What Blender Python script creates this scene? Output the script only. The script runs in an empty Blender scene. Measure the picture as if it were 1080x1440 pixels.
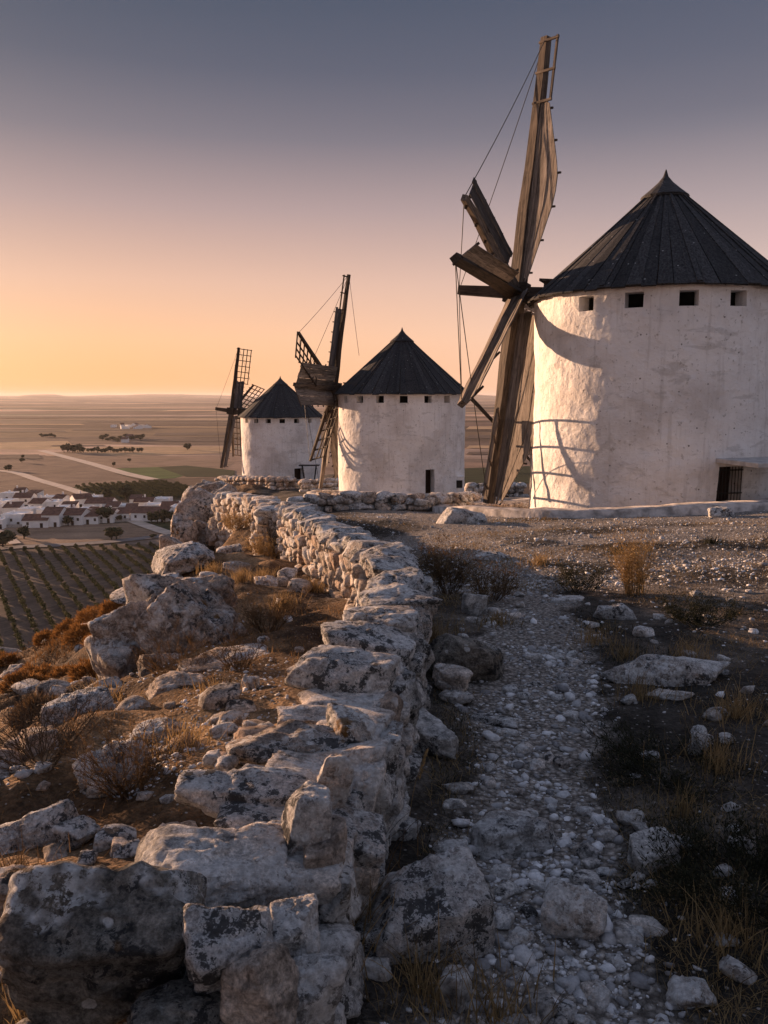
import bpy, bmesh, math, random
import numpy as np
from mathutils import Vector, Matrix

random.seed(7)
rng = np.random.default_rng(7)
scene = bpy.context.scene
col = scene.collection
R_ = math.radians

# ------------------------------------------------------------------ camera
F = 1130.0                      # focal length in pixels of the 1080 x 1440 frame
PITCH = R_(8.2)
cam_d = bpy.data.cameras.new('camera')
cam = bpy.data.objects.new('camera', cam_d)
col.objects.link(cam)
cam.location = (0, 0, 0)
cam.rotation_euler = (R_(90) - PITCH, 0, 0)
cam_d.sensor_fit = 'HORIZONTAL'
cam_d.sensor_width = 36.0
cam_d.lens = 36.0 * F / 1080.0
cam_d.clip_start = 0.05
cam_d.clip_end = 60000
scene.camera = cam

# ------------------------------------------------------------------ sky and sun
SUN_AZ, SUN_EL = R_(50.0), R_(6.0)       # azimuth to the left of straight ahead
sun_dir = Vector((-math.sin(SUN_AZ) * math.cos(SUN_EL), math.cos(SUN_AZ) * math.cos(SUN_EL), math.sin(SUN_EL)))
SKY_GAIN = 10.0
world = bpy.data.worlds.new('World')
scene.world = world
world.use_nodes = True
wn = world.node_tree
wn.nodes.clear()
sky = wn.nodes.new('ShaderNodeTexSky')
sky.sky_type = 'NISHITA'
sky.sun_disc = False
sky.sun_elevation = SUN_EL
sky.sun_rotation = -SUN_AZ
sky.altitude = 700
sky.air_density = 1.0
sky.dust_density = 3.0
sky.ozone_density = 2.0
def wnode(kind, **kw):
    nd = wn.nodes.new('ShaderNode' + kind)
    for k, v in kw.items(): setattr(nd, k, v)
    return nd
# dusk air: the clear sky mixed with a warm, dusty band that thins with elevation and fades away from the sun
tc = wnode('TexCoord')
sep = wnode('SeparateXYZ'); wn.links.new(tc.outputs['Generated'], sep.inputs[0])
def wramp(stops):
    r = wnode('ValToRGB')
    el = r.color_ramp.elements
    while len(el) > 1: el.remove(el[-1])
    for i, (p, c) in enumerate(stops):
        e = el[0] if i == 0 else el.new(p)
        e.position = p; e.color = (*c, 1)
    return r
warm = wramp([(0.0, (0.47, 0.215, 0.09)), (0.067, (0.455, 0.24, 0.13)), (0.132, (0.37, 0.215, 0.15)), (0.212, (0.215, 0.143, 0.132)), (0.285, (0.096, 0.077, 0.088)), (0.35, (0.046, 0.044, 0.060)), (0.42, (0.025, 0.030, 0.046)), (0.6, (0.068, 0.082, 0.12)), (1.0, (0.15, 0.172, 0.25))])
cool = wramp([(0.0, (0.44, 0.335, 0.31)), (0.08, (0.40, 0.315, 0.30)), (0.17, (0.24, 0.205, 0.21)), (0.3, (0.075, 0.074, 0.095)), (0.42, (0.045, 0.050, 0.074)), (0.6, (0.10, 0.112, 0.16)), (1.0, (0.15, 0.172, 0.25))])
for r in (warm, cool): wn.links.new(sep.outputs[2], r.inputs[0])
dot = wnode('VectorMath', operation='DOT_PRODUCT')
wn.links.new(tc.outputs['Generated'], dot.inputs[0]); dot.inputs[1].default_value = (-math.sin(SUN_AZ), math.cos(SUN_AZ), 0)
mr = wnode('MapRange'); mr.inputs['From Min'].default_value = -0.15; mr.inputs['From Max'].default_value = 0.85
wn.links.new(dot.outputs['Value'], mr.inputs['Value'])
mixa = wnode('Mix', data_type='RGBA')
wn.links.new(mr.outputs[0], mixa.inputs[0]); wn.links.new(cool.outputs[0], mixa.inputs[6]); wn.links.new(warm.outputs[0], mixa.inputs[7])
gain = wnode('VectorMath', operation='SCALE'); gain.inputs['Scale'].default_value = SKY_GAIN
wn.links.new(mixa.outputs[2], gain.inputs[0])
mixb = wnode('Mix', data_type='RGBA'); mixb.inputs[0].default_value = 0.92
wn.links.new(sky.outputs[0], mixb.inputs[6]); wn.links.new(gain.outputs[0], mixb.inputs[7])
bg = wn.nodes.new('ShaderNodeBackground')
bg.inputs['Strength'].default_value = 0.10
wo = wn.nodes.new('ShaderNodeOutputWorld')
wn.links.new(mixb.outputs[2], bg.inputs['Color'])
wn.links.new(bg.outputs[0], wo.inputs['Surface'])

sun_d = bpy.data.lights.new('sun', 'SUN')
sun_d.energy = 5.0
sun_d.angle = R_(0.6)
sun_d.color = (1.0, 0.60, 0.36)
sun = bpy.data.objects.new('sun', sun_d)
col.objects.link(sun)
sun.rotation_euler = sun_dir.to_track_quat('Z', 'Y').to_euler()
sun.location = (-30, 30, 20)

scene.view_settings.view_transform = 'Standard'
scene.view_settings.look = 'None'
scene.view_settings.gamma = 1.0
scene.view_settings.use_curve_mapping = False
scene.view_settings.exposure = 1.2
scene.render.engine = 'CYCLES'
scene.cycles.use_denoising = True
scene.cycles.max_bounces = 6
scene.cycles.diffuse_bounces = 3
scene.cycles.volume_bounces = 0

# ------------------------------------------------------------------ helpers
def at(px, py, Y):
    """point at world depth Y on the line of sight of a pixel of the photograph"""
    u = (px - 540.0) / F
    v = (720.0 - py) / F
    cp, sp = math.cos(PITCH), math.sin(PITCH)
    d = Vector((u, cp + v * sp, -sp + v * cp))
    return d * (Y / d.y)

def px_of(p):
    cp, sp = math.cos(PITCH), math.sin(PITCH)
    f = p[1] * cp - p[2] * sp
    up = p[1] * sp + p[2] * cp
    return 540 + F * p[0] / f, 720 - F * up / f

def hsh(ix, iy, iz, seed):
    n = (ix.astype(np.int64) * 374761393 + iy.astype(np.int64) * 668265263 + iz.astype(np.int64) * 1274126177 + seed * 974711) & 0xffffffff
    n = ((n ^ (n >> 13)) * 1274126177) & 0xffffffff
    n = ((n ^ (n >> 16)) * 2246822519) & 0xffffffff
    n = n ^ (n >> 15)
    return (n & 0xffffff).astype(np.float64) / float(0xffffff) * 2 - 1

def vnoise(p, seed=0):
    i = np.floor(p).astype(np.int64)
    f = p - i
    f = f * f * f * (f * (f * 6 - 15) + 10)
    r = 0
    for dx in (0, 1):
        wx = f[:, 0] if dx else 1 - f[:, 0]
        for dy in (0, 1):
            wy = f[:, 1] if dy else 1 - f[:, 1]
            for dz in (0, 1):
                wz = f[:, 2] if dz else 1 - f[:, 2]
                r = r + wx * wy * wz * hsh(i[:, 0] + dx, i[:, 1] + dy, i[:, 2] + dz, seed)
    return r

def fbm(p, octv=4, seed=0, gain=0.5):
    r, a = 0, 1.0
    for o in range(octv):
        r = r + a * vnoise(p * (2.03 ** o) + 17.3 * o, seed + o * 31)
        a *= gain
    return r

def ridged(p, octv=4, seed=0):
    r, a = 0, 1.0
    for o in range(octv):
        r = r + a * (1 - 2 * np.abs(vnoise(p * (2.03 ** o) + 7.7 * o, seed + o * 13)))
        a *= 0.5
    return r

def v3(x, y, z=0.0):
    x = np.asarray(x, float)
    return np.stack([x, np.asarray(y, float) + 0 * x, np.asarray(z, float) + 0 * x], axis=-1)

def np_mesh(name, verts, faces, smooth=False, mats=None, midx=None):
    """faces: (n,3) or (n,4) int array"""
    verts = np.asarray(verts, np.float32)
    faces = np.asarray(faces, np.int32)
    me = bpy.data.meshes.new(name)
    nf, k = faces.shape
    me.vertices.add(len(verts))
    me.vertices.foreach_set('co', verts.ravel())
    me.loops.add(nf * k)
    me.loops.foreach_set('vertex_index', faces.ravel())
    me.polygons.add(nf)
    me.polygons.foreach_set('loop_start', np.arange(nf, dtype=np.int32) * k)
    me.polygons.foreach_set('loop_total', np.full(nf, k, np.int32))
    if smooth:
        me.polygons.foreach_set('use_smooth', np.ones(nf, bool))
    if mats:
        for m in (mats if isinstance(mats, (list, tuple)) else [mats]):
            me.materials.append(m)
    if midx is not None:
        me.polygons.foreach_set('material_index', np.asarray(midx, np.int32))
    me.update(calc_edges=True)
    return me

def link(name, me, parent=None, loc=None, rot=None, scl=None):
    o = bpy.data.objects.new(name, me)
    col.objects.link(o)
    if parent is not None:
        o.parent = parent
    if loc is not None:
        o.location = loc
    if rot is not None:
        o.rotation_euler = rot
    if scl is not None:
        o.scale = scl
    return o

def tag(o, label=None, cat=None, group=None, kind=None):
    if label: o['label'] = label
    if cat: o['category'] = cat
    if group: o['group'] = group
    if kind: o['kind'] = kind
    return o

def empty(name, loc, label, cat, group=None, rz=0.0):
    o = bpy.data.objects.new(name, None)
    col.objects.link(o)
    o.location = loc
    o.rotation_euler = (0, 0, rz)
    o.empty_display_size = 0.2
    return tag(o, label, cat, group)

class MB:
    """collects polygons into one mesh"""
    def __init__(self):
        self.v, self.f = [], []
    def poly(self, pts):
        n = len(self.v)
        self.v += [tuple(p) for p in pts]
        self.f.append(tuple(range(n, n + len(pts))))
    def box(self, c, size, M=None):
        n = len(self.v)
        sx, sy, sz = [s / 2 for s in size]
        for dz in (-sz, sz):
            for dx, dy in ((-sx, -sy), (sx, -sy), (sx, sy), (-sx, sy)):
                p = Vector((dx, dy, dz))
                if M is not None: p = M @ p
                self.v.append(tuple(Vector(c) + p))
        for q in ((3, 2, 1, 0), (4, 5, 6, 7), (0, 1, 5, 4), (1, 2, 6, 5), (2, 3, 7, 6), (3, 0, 4, 7)):
            self.f.append(tuple(n + i for i in q))
    def beam(self, a, b, w0, h0, w1=None, h1=None, side=Vector((1, 0, 0)), wob=0.0, segs=1):
        """tapered rectangular timber from a to b; side = direction of its width"""
        a, b = Vector(a), Vector(b)
        w1 = w0 if w1 is None else w1
        h1 = h0 if h1 is None else h1
        d = (b - a).normalized()
        s = (side - d * side.dot(d)).normalized()
        t = d.cross(s)
        n = len(self.v)
        for k in range(segs + 1):
            q = k / segs
            c = a.lerp(b, q) + (s * random.uniform(-1, 1) + t * random.uniform(-1, 1)) * (wob if 0 < k < segs else 0)
            w, h = (w0 + (w1 - w0) * q) / 2, (h0 + (h1 - h0) * q) / 2
            for e, g in ((-1, -1), (1, -1), (1, 1), (-1, 1)):
                self.v.append(tuple(c + s * (w * e) + t * (h * g)))
        for k in range(segs):
            for j in range(4):
                j2 = (j + 1) % 4
                self.f.append((n + k * 4 + j, n + k * 4 + j2, n + k * 4 + 4 + j2, n + k * 4 + 4 + j))
        self.f.append((n + 3, n + 2, n + 1, n))
        e = n + segs * 4
        self.f.append((e, e + 1, e + 2, e + 3))
    def tube(self, pts, r0, r1=None, n=6):
        r1 = r0 if r1 is None else r1
        pts = [Vector(p) for p in pts]
        base = len(self.v)
        m = len(pts)
        for k, p in enumerate(pts):
            d = (pts[min(k + 1, m - 1)] - pts[max(k - 1, 0)]).normalized()
            s = d.cross(Vector((0.31, 0.2, 0.93)))
            if s.length < 1e-4: s = d.cross(Vector((1, 0, 0)))
            s.normalize()
            t = d.cross(s)
            r = r0 + (r1 - r0) * k / max(1, m - 1)
            for j in range(n):
                a = 2 * math.pi * j / n
                self.v.append(tuple(p + s * (r * math.cos(a)) + t * (r * math.sin(a))))
        for k in range(m - 1):
            for j in range(n):
                j2 = (j + 1) % n
                self.f.append((base + k * n + j, base + k * n + j2, base + (k + 1) * n + j2, base + (k + 1) * n + j))
        self.f.append(tuple(base + j for j in reversed(range(n))))
        self.f.append(tuple(base + (m - 1) * n + j for j in range(n)))
    def mesh(self, name, m, smooth=False):
        me = bpy.data.meshes.new(name)
        me.from_pydata(self.v, [], self.f)
        if m: me.materials.append(m)
        if smooth:
            for p in me.polygons: p.use_smooth = True
        me.update()
        return me
    def build(self, name, m, parent=None, smooth=False, origin=None, bevel=0.0):
        if origin is not None:
            o0 = Vector(origin)
            self.v = [tuple(Vector(p) - o0) for p in self.v]
        me = self.mesh(name, m, smooth)
        if bevel > 0:
            bm = bmesh.new(); bm.from_mesh(me)
            bmesh.ops.remove_doubles(bm, verts=bm.verts, dist=1e-5)
            bmesh.ops.bevel(bm, geom=list(bm.edges), offset=bevel, segments=1, affect='EDGES')
            bm.to_mesh(me); bm.free()
        o = link(name, me, parent)
        if origin is not None:
            o.location = origin
        return o

# ------------------------------------------------------------------ materials
class NT:
    def __init__(self, name, rough=0.9, spec=0.2):
        self.m = bpy.data.materials.new(name)
        self.m.use_nodes = True
        self.t = self.m.node_tree
        self.t.nodes.clear()
        self.out = self.t.nodes.new('ShaderNodeOutputMaterial')
        self.b = self.t.nodes.new('ShaderNodeBsdfPrincipled')
        self.b.inputs['Roughness'].default_value = rough
        self.b.inputs['Specular IOR Level'].default_value = spec
        self.t.links.new(self.b.outputs[0], self.out.inputs['Surface'])
    def n(self, kind, **kw):
        nd = self.t.nodes.new('ShaderNode' + kind)
        for k, v in kw.items():
            setattr(nd, k, v)
        return nd
    def l(self, a, b):
        self.t.links.new(a, b)
    def pos(self):
        return self.n('NewGeometry').outputs['Position']
    def obj(self):
        return self.n('TexCoord').outputs['Object']
    def island(self):
        return self.n('NewGeometry').outputs['Random Per Island']
    def rnd(self):
        return self.n('ObjectInfo').outputs['Random']
    def scale(self, vec, s):
        nd = self.n('VectorMath', operation='MULTIPLY')
        self.l(vec, nd.inputs[0])
        nd.inputs[1].default_value = s if hasattr(s, '__len__') else (s, s, s)
        return nd.outputs[0]
    def addv(self, vec, other):
        nd = self.n('VectorMath', operation='ADD')
        self.l(vec, nd.inputs[0]); self.l(other, nd.inputs[1])
        return nd.outputs[0]
    def noise(self, vec, s, detail=4, rough=0.55, dist=0.0):
        nd = self.n('TexNoise')
        nd.inputs['Scale'].default_value = s
        nd.inputs['Detail'].default_value = detail
        nd.inputs['Roughness'].default_value = rough
        nd.inputs['Distortion'].default_value = dist
        if vec is not None: self.l(vec, nd.inputs['Vector'])
        return nd.outputs[0]
    def voro(self, vec, s, feature='F1', out=0, rnd=1.0):
        nd = self.n('TexVoronoi', feature=feature)
        nd.inputs['Scale'].default_value = s
        nd.inputs['Randomness'].default_value = rnd
        if vec is not None: self.l(vec, nd.inputs['Vector'])
        return nd.outputs[out]
    def ramp(self, fac, stops, interp='LINEAR'):
        nd = self.n('ValToRGB')
        nd.color_ramp.interpolation = interp
        el = nd.color_ramp.elements
        while len(el) > 1: el.remove(el[-1])
        for i, (p, c) in enumerate(stops):
            e = el[0] if i == 0 else el.new(p)
            e.position = p
            c = (c, c, c) if not hasattr(c, '__len__') else c
            e.color = (c[0], c[1], c[2], 1)
        self.l(fac, nd.inputs[0])
        return nd.outputs[0]
    def mix(self, fac, a, b, blend='MIX'):
        nd = self.n('Mix', data_type='RGBA', blend_type=blend)
        for sock, val in ((nd.inputs[0], fac), (nd.inputs[6], a), (nd.inputs[7], b)):
            if isinstance(val, bpy.types.NodeSocket): self.l(val, sock)
            elif hasattr(val, '__len__'): sock.default_value = (val[0], val[1], val[2], 1)
            else: sock.default_value = val
        return nd.outputs[2]
    def math(self, op, a, b=None):
        nd = self.n('Math', operation=op)
        for i, val in enumerate((a, b)):
            if val is None: continue
            if isinstance(val, bpy.types.NodeSocket): self.l(val, nd.inputs[i])
            else: nd.inputs[i].default_value = val
        return nd.outputs[0]
    def attr(self, name):
        nd = self.n('Attribute', attribute_name=name)
        return nd.outputs['Fac']
    def color(self, c):
        if isinstance(c, bpy.types.NodeSocket): self.l(c, self.b.inputs['Base Color'])
        else: self.b.inputs['Base Color'].default_value = (c[0], c[1], c[2], 1)
    def bump(self, h, strength=0.5, dist=0.02, prev=None):
        nd = self.n('Bump')
        nd.inputs['Strength'].default_value = strength
        nd.inputs['Distance'].default_value = dist
        self.l(h, nd.inputs['Height'])
        if prev is not None: self.l(prev, nd.inputs['Normal'])
        self.l(nd.outputs[0], self.b.inputs['Normal'])
        return nd.outputs[0]

M = {}

def plain_mat(name, c, rough=0.9, var=0.25, s=6.0, bump=0.0):
    t = NT(name, rough)
    p = t.pos()
    n = t.noise(p, s, 5)
    lo = [x * (1 - var) for x in c]; hi = [min(1, x * (1 + var)) for x in c]
    t.color(t.ramp(n, [(0.38, lo), (0.62, hi)]))
    if bump: t.bump(n, bump, 0.03)
    M[name] = t.m
    return t.m

# limewashed plaster
def plaster(name):
    t = NT(name, 0.92, 0.15)
    p = t.pos()
    big = t.noise(p, 0.7, 5, 0.6)
    c = t.ramp(big, [(0.36, (0.62, 0.585, 0.56)), (0.5, (0.76, 0.735, 0.715)), (0.64, (0.83, 0.81, 0.79))])
    stain = t.noise(t.scale(p, (1.0, 1.0, 2.6)), 1.1, 7, 0.66, 0.4)
    c = t.mix(t.ramp(stain, [(0.56, 0.0), (0.62, 0.45)]), c, (0.42, 0.395, 0.37))
    streak = t.noise(t.scale(p, (5, 5, 0.35)), 1.4, 4, 0.6)
    c = t.mix(t.ramp(streak, [(0.54, 0.0), (0.66, 0.3)]), c, (0.4, 0.37, 0.34))
    fl = t.noise(p, 9, 6, 0.7)
    c = t.mix(t.ramp(fl, [(0.60, 0.0), (0.64, 0.6)]), c, (0.3, 0.27, 0.24))
    pit = t.voro(t.addv(p, t.scale(t.n('TexNoise').outputs[1], 0.3)), 3.4)
    c = t.mix(t.ramp(pit, [(0.05, 0.9), (0.085, 0.0)]), c, (0.12, 0.1, 0.085))
    t.color(c)
    h1 = t.noise(p, 2.2, 4, 0.5)
    b1 = t.bump(h1, 0.5, 0.14)
    h2 = t.noise(p, 9.0, 6, 0.62, 0.3)
    b2 = t.bump(h2, 0.55, 0.06, b1)
    h3 = t.noise(p, 45.0, 4, 0.6)
    t.bump(h3, 0.35, 0.012, b2)
    M[name] = t.m
plaster('plaster')

def wood(name, dark, light, scale=1.0, axis=2, rough=0.85, lich=0.0, spread=0.35):
    t = NT(name, rough, 0.2)
    o = t.obj()
    st = [14.0, 14.0, 14.0]; st[axis] = 0.9
    r = t.rnd()
    off = t.n('CombineXYZ')
    t.l(t.math('MULTIPLY', r, 37.0), off.inputs[0]); t.l(t.math('MULTIPLY', r, 91.0), off.inputs[2])
    v = t.addv(t.scale(o, tuple(s * scale for s in st)), off.outputs[0])
    g = t.noise(v, 1.6, 6, 0.65, 0.6)
    c = t.ramp(g, [(0.35, dark), (0.5, [(a + b) / 2 for a, b in zip(dark, light)]), (0.65, light)])
    tone = t.ramp(r, [(0, 1 - spread), (1, 1 + spread)])
    c = t.mix(1.0, c, tone, 'MULTIPLY')
    blot = t.noise(t.scale(t.pos(), 1.0), 2.2, 6, 0.7)
    c = t.mix(t.ramp(blot, [(0.55, 0.0), (0.72, 0.55)]), c, [x * 0.35 for x in dark])
    if lich:
        sp = t.voro(t.pos(), 4.0)
        c = t.mix(t.ramp(sp, [(0.06, lich), (0.1, 0.0)]), c, (0.5, 0.5, 0.48))
        ln = t.noise(t.pos(), 3.1, 7, 0.75)
        c = t.mix(t.ramp(ln, [(0.6, 0.0), (0.72, lich * 0.7)]), c, (0.17, 0.165, 0.16))
    t.color(c)
    t.bump(g, 0.6, 0.012)
    M[name] = t.m
wood('roof_wood', (0.009, 0.009, 0.010), (0.058, 0.057, 0.058), axis=0, lich=0.5, spread=0.35)
wood('timber', (0.04, 0.032, 0.026), (0.22, 0.175, 0.14), axis=2)
wood('timber_mid', (0.028, 0.022, 0.018), (0.17, 0.135, 0.105), axis=2)
wood('timber_dark', (0.022, 0.017, 0.013), (0.085, 0.062, 0.045), axis=2)
wood('board', (0.075, 0.062, 0.052), (0.33, 0.28, 0.235), axis=2)
wood('board_shade', (0.035, 0.035, 0.04), (0.12, 0.115, 0.12), axis=2)  # dark grey copy of board: shade of unlit sail panels put into the colour
wood('door_wood', (0.015, 0.009, 0.007), (0.05, 0.03, 0.022), axis=2)

def rock(name, base, dark_amt=0.5, white_amt=0.5, ochre=0.15, sc=1.0):
    t = NT(name, 0.93, 0.12)
    p = t.pos()
    wob = t.n('TexNoise'); wob.inputs['Scale'].default_value = 3.0 * sc; wob.inputs['Detail'].default_value = 5
    t.l(p, wob.inputs['Vector'])
    wf = t.n('TexNoise'); wf.inputs['Scale'].default_value = 30.0 * sc; wf.inputs['Detail'].default_value = 4
    t.l(p, wf.inputs['Vector'])
    pw = t.addv(p, t.scale(wob.outputs[1], 0.14 / sc))
    pf = t.addv(p, t.scale(wf.outputs[1], 0.030 / sc))
    big = t.noise(pw, 3.2 * sc, 8, 0.65)
    c = t.ramp(big, [(0.36, [x * 0.5 for x in base]), (0.5, base), (0.64, [min(1, x * 1.4) for x in base])])
    c = t.mix(t.ramp(t.noise(p, 1.3 * sc, 4), [(0.45, 0.0), (0.7, 0.6)]), c, (base[0] * 1.1, base[1] * 0.84, base[2] * 0.66))
    mid = t.noise(pw, 19 * sc, 8, 0.75)
    c = t.mix(0.8, c, t.ramp(mid, [(0.38, 0.3), (0.5, 1.0), (0.62, 1.5)]), 'MULTIPLY')
    grain = t.noise(p, 95 * sc, 4, 0.75)
    c = t.mix(0.6, c, t.ramp(grain, [(0.38, 0.35), (0.62, 1.5)]), 'MULTIPLY')
    # pale crustose lichen: ragged crusts, a few round thalli
    zone = t.noise(p, 2.3 * sc, 4, 0.6)
    crust = t.noise(pf, 15 * sc, 9, 0.74)
    wm = t.math('MULTIPLY', t.ramp(t.math('ADD', crust, t.math('MULTIPLY', t.math('SUBTRACT', grain, 0.5), 0.15)), [(0.465, 0.0), (0.50, 1.0)]), t.ramp(zone, [(0.59 - 0.20 * white_amt, 0.0), (0.63 - 0.20 * white_amt, 1.0)]))
    thal = t.voro(pf, 13 * sc)
    tz = t.noise(p, 4.1 * sc, 2)
    tm = t.math('MULTIPLY', t.ramp(thal, [(0.20, 1.0), (0.25, 0.0)]), t.ramp(tz, [(0.62 - 0.14 * white_amt, 0.0), (0.66 - 0.14 * white_amt, 1.0)]))
    wm = t.math('MAXIMUM', wm, tm)
    c = t.mix(t.math('MULTIPLY', wm, 0.85), c, t.ramp(t.noise(p, 50 * sc, 4, 0.7), [(0.38, (0.50, 0.49, 0.475)), (0.62, (0.84, 0.83, 0.81))]))
    # black lichen
    dn = t.noise(pf, 15 * sc, 9, 0.78)
    dz = t.noise(p, 3.4 * sc, 5, 0.65)
    dm = t.math('MULTIPLY', t.ramp(t.math('ADD', dn, t.math('MULTIPLY', t.math('SUBTRACT', grain, 0.5), 0.22)), [(0.495, 0.0), (0.53, 1.0)]), t.ramp(dz, [(0.62 - 0.20 * dark_amt, 0.0), (0.66 - 0.20 * dark_amt, 1.0)]))
    c = t.mix(t.math('MULTIPLY', dm, 0.9), c, (0.024, 0.024, 0.026))
    if ochre:
        ov = t.voro(t.addv(p, t.scale(wf.outputs[1], 0.06)), 9 * sc)
        on = t.math('MULTIPLY', t.ramp(ov, [(0.22, 1.0), (0.30, 0.0)]), t.ramp(t.noise(p, 3.4 * sc, 2), [(0.68 - 0.2 * ochre, 0.0), (0.72 - 0.2 * ochre, 1.0)]))
        c = t.mix(t.math('MULTIPLY', on, 0.8), c, (0.17, 0.08, 0.012))
    t.color(c)
    crack = t.voro(pw, 2.7 * sc, 'DISTANCE_TO_EDGE')
    b0 = t.bump(t.ramp(crack, [(0.0, 0.0), (0.03, 1.0)]), 0.35, 0.02 / sc)
    b1 = t.bump(t.noise(pw, 7 * sc, 10, 0.7), 1.0, 0.085 / sc, b0)
    pits = t.voro(pf, 24 * sc)
    b2 = t.bump(t.ramp(pits, [(0.0, 0.0), (0.35, 1.0)]), 0.6, 0.012 / sc, b1)
    t.bump(t.noise(p, 75 * sc, 6, 0.75), 0.8, 0.012 / sc, b2)
    M[name] = t.m
rock('limestone', (0.43, 0.42, 0.405), 0.6, 0.8, 0.15)
rock('limestone_lichen', (0.46, 0.45, 0.44), 0.95, 1.2, 0.2)
rock('limestone_white', (0.45, 0.44, 0.43), 0.8, 1.7, 0.15)
rock('limestone_dark', (0.20, 0.187, 0.165), 0.75, 0.5, 0.4)
rock('limestone_moss', (0.38, 0.365, 0.345), 0.85, 0.95, 1.15)
rock('limestone_pale', (0.58, 0.555, 0.525), 0.2, 0.5, 0.05)
rock('limestone_warm', (0.47, 0.40, 0.34), 0.25, 0.3, 0.1, 0.8)
rock('cliff_rock', (0.42, 0.36, 0.31), 0.5, 0.4, 0.12, 0.6)

def pebble(name, lo, hi):
    t = NT(name, 0.9, 0.15)
    c = t.ramp(t.island(), [(0.0, lo), (0.6, [(a + b) / 2 for a, b in zip(lo, hi)]), (1.0, hi)])
    c = t.mix(0.6, c, t.ramp(t.noise(t.pos(), 45, 4, 0.7), [(0.3, 0.5), (0.7, 1.4)]), 'MULTIPLY')
    t.color(c)
    t.bump(t.noise(t.pos(), 90, 4), 0.5, 0.006)
    M[name] = t.m
pebble('pebble', (0.17, 0.165, 0.165), (0.68, 0.67, 0.66))

def leafy(name, a, b, trans=0.0, rough=0.8):
    t = NT(name, rough, 0.1)
    t.color(t.ramp(t.island(), [(0, a), (1, b)]))
    if trans:
        t.b.inputs['Subsurface Weight'].default_value = 0.0
        d = t.n('BsdfTranslucent')
        t.l(t.b.inputs['Base Color'].links[0].from_socket, d.inputs[0])
        mx = t.n('MixShader'); mx.inputs[0].default_value = trans
        t.l(t.b.outputs[0], mx.inputs[1]); t.l(d.outputs[0], mx.inputs[2])
        t.l(mx.outputs[0], t.out.inputs['Surface'])
    M[name] = t.m
leafy('dry_grass', (0.10, 0.07, 0.035), (0.36, 0.25, 0.12), 0.3)
leafy('straw', (0.20, 0.13, 0.06), (0.42, 0.29, 0.14), 0.3)
leafy('ledge_grass', (0.10, 0.058, 0.025), (0.34, 0.20, 0.085), 0.3)
leafy('dark_herb', (0.014, 0.016, 0.010), (0.05, 0.05, 0.03), 0.2)
leafy('rust_bush', (0.12, 0.058, 0.02), (0.34, 0.175, 0.06), 0.3)
leafy('brown_bush', (0.05, 0.034, 0.02), (0.17, 0.11, 0.06), 0.25)
leafy('twig', (0.055, 0.04, 0.028), (0.16, 0.115, 0.075))
leafy('tree_leaf', (0.018, 0.024, 0.012), (0.05, 0.058, 0.026), 0.15)
leafy('vine_leaf', (0.025, 0.032, 0.013), (0.075, 0.08, 0.03), 0.2)
plain_mat('iron', (0.02, 0.017, 0.015), 0.6)
plain_mat('cable', (0.03, 0.026, 0.024), 0.6)
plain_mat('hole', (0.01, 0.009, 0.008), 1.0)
plain_mat('concrete', (0.42, 0.40, 0.38), 0.9, 0.2, 5, 0.3)
plain_mat('curb', (0.40, 0.365, 0.335), 0.95, 0.4, 4.5, 0.9)
plain_mat('house_white', (0.82, 0.80, 0.78), 0.9, 0.06, 0.4)
plain_mat('tile_roof', (0.13, 0.065, 0.048), 0.9, 0.35, 0.8, 0.3)
plain_mat('glass_dark', (0.03, 0.03, 0.035), 0.4)
# ------------------------------------------------------------------ the hill
ctrl = [(0, -3, -1.5), (3, -3, -1.45), (0.5, 1.5, -1.62), (2, 2, -1.6), (0.3, 3, -1.68), (2.5, 4, -1.72), (0.8, 5, -1.8), (4, 6, -1.85),
        (1, 7, -1.95), (6, 9, -1.95), (2, 12, -2.25), (7, 14, -2.22), (1, 18, -2.75), (5, 18, -2.68), (9, 18, -2.45), (14, 16, -2.1),
        (-1.5, 20, -2.95), (2, 22, -3.2), (3.5, 22.5, -3.25), (7, 22, -3.0), (12, 24, -2.8), (20, 20, -2.3), (1, 28, -3.85), (6, 30, -3.9),
        (12, 34, -4.3), (-2, 30, -3.95), (-4, 24, -3.3), (1, 37, -4.8), (1, 42, -5.2), (6, 42, -5.3), (-4, 42, -5.2), (0, 50, -5.95),
        (6, 50, -6.2), (-8, 55, -6.2), (-8.5, 67, -6.95), (-4, 70, -7.2), (-12, 62, -6.8), (-8, 80, -8), (20, 40, -4.6), (30, 10, -1.8),
        (-.8, 0, -1.5), (-3, 0, -1.8), (-2, -3, -1.5), (-8, -3, -3.5), (-8, 4, -4.6), (-9, 14, -6.2), (-9, 9, -5.6), (-0.3, 1.2, -1.58),
        (-4.7, 17, -4.8), (-5.5, 20, -5.4), (-5.6, 17, -6.0), (-7, 20, -8), (-6.4, 15.6, -5.9), (-4.3, 14.6, -4.0), (-3.6, 13, -3.2), (-4.6, 12, -3.7)]
for px, py, D in [(490, 878, 6.9), (420, 792, 14.3), (455, 830, 9.8), (360, 900, 6.6), (300, 870, 8), (420, 800, 11.5), (330, 750, 17), (300, 715, 24),
                  (200, 1000, 5), (100, 1150, 3.05), (0, 1200, 2.6), (50, 1420, 1.75), (300, 1050, 3.8), (0, 1100, 3.9), (0, 1050, 5.4),
                  (0, 1000, 7.8), (0, 938, 13), (60, 980, 9.5), (130, 888, 14.2), (150, 985, 6.8), (130, 940, 9.5), (90, 915, 12), (215, 850, 9.3), (255, 785, 12)]:
    ctrl.append(tuple(at(px, py, D)))
ctrl = np.array(ctrl)
def _phi(r): return np.sqrt(r * r + 0.05)
_A = _phi(np.linalg.norm(ctrl[:, None, :2] - ctrl[None, :, :2], axis=2))
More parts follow.
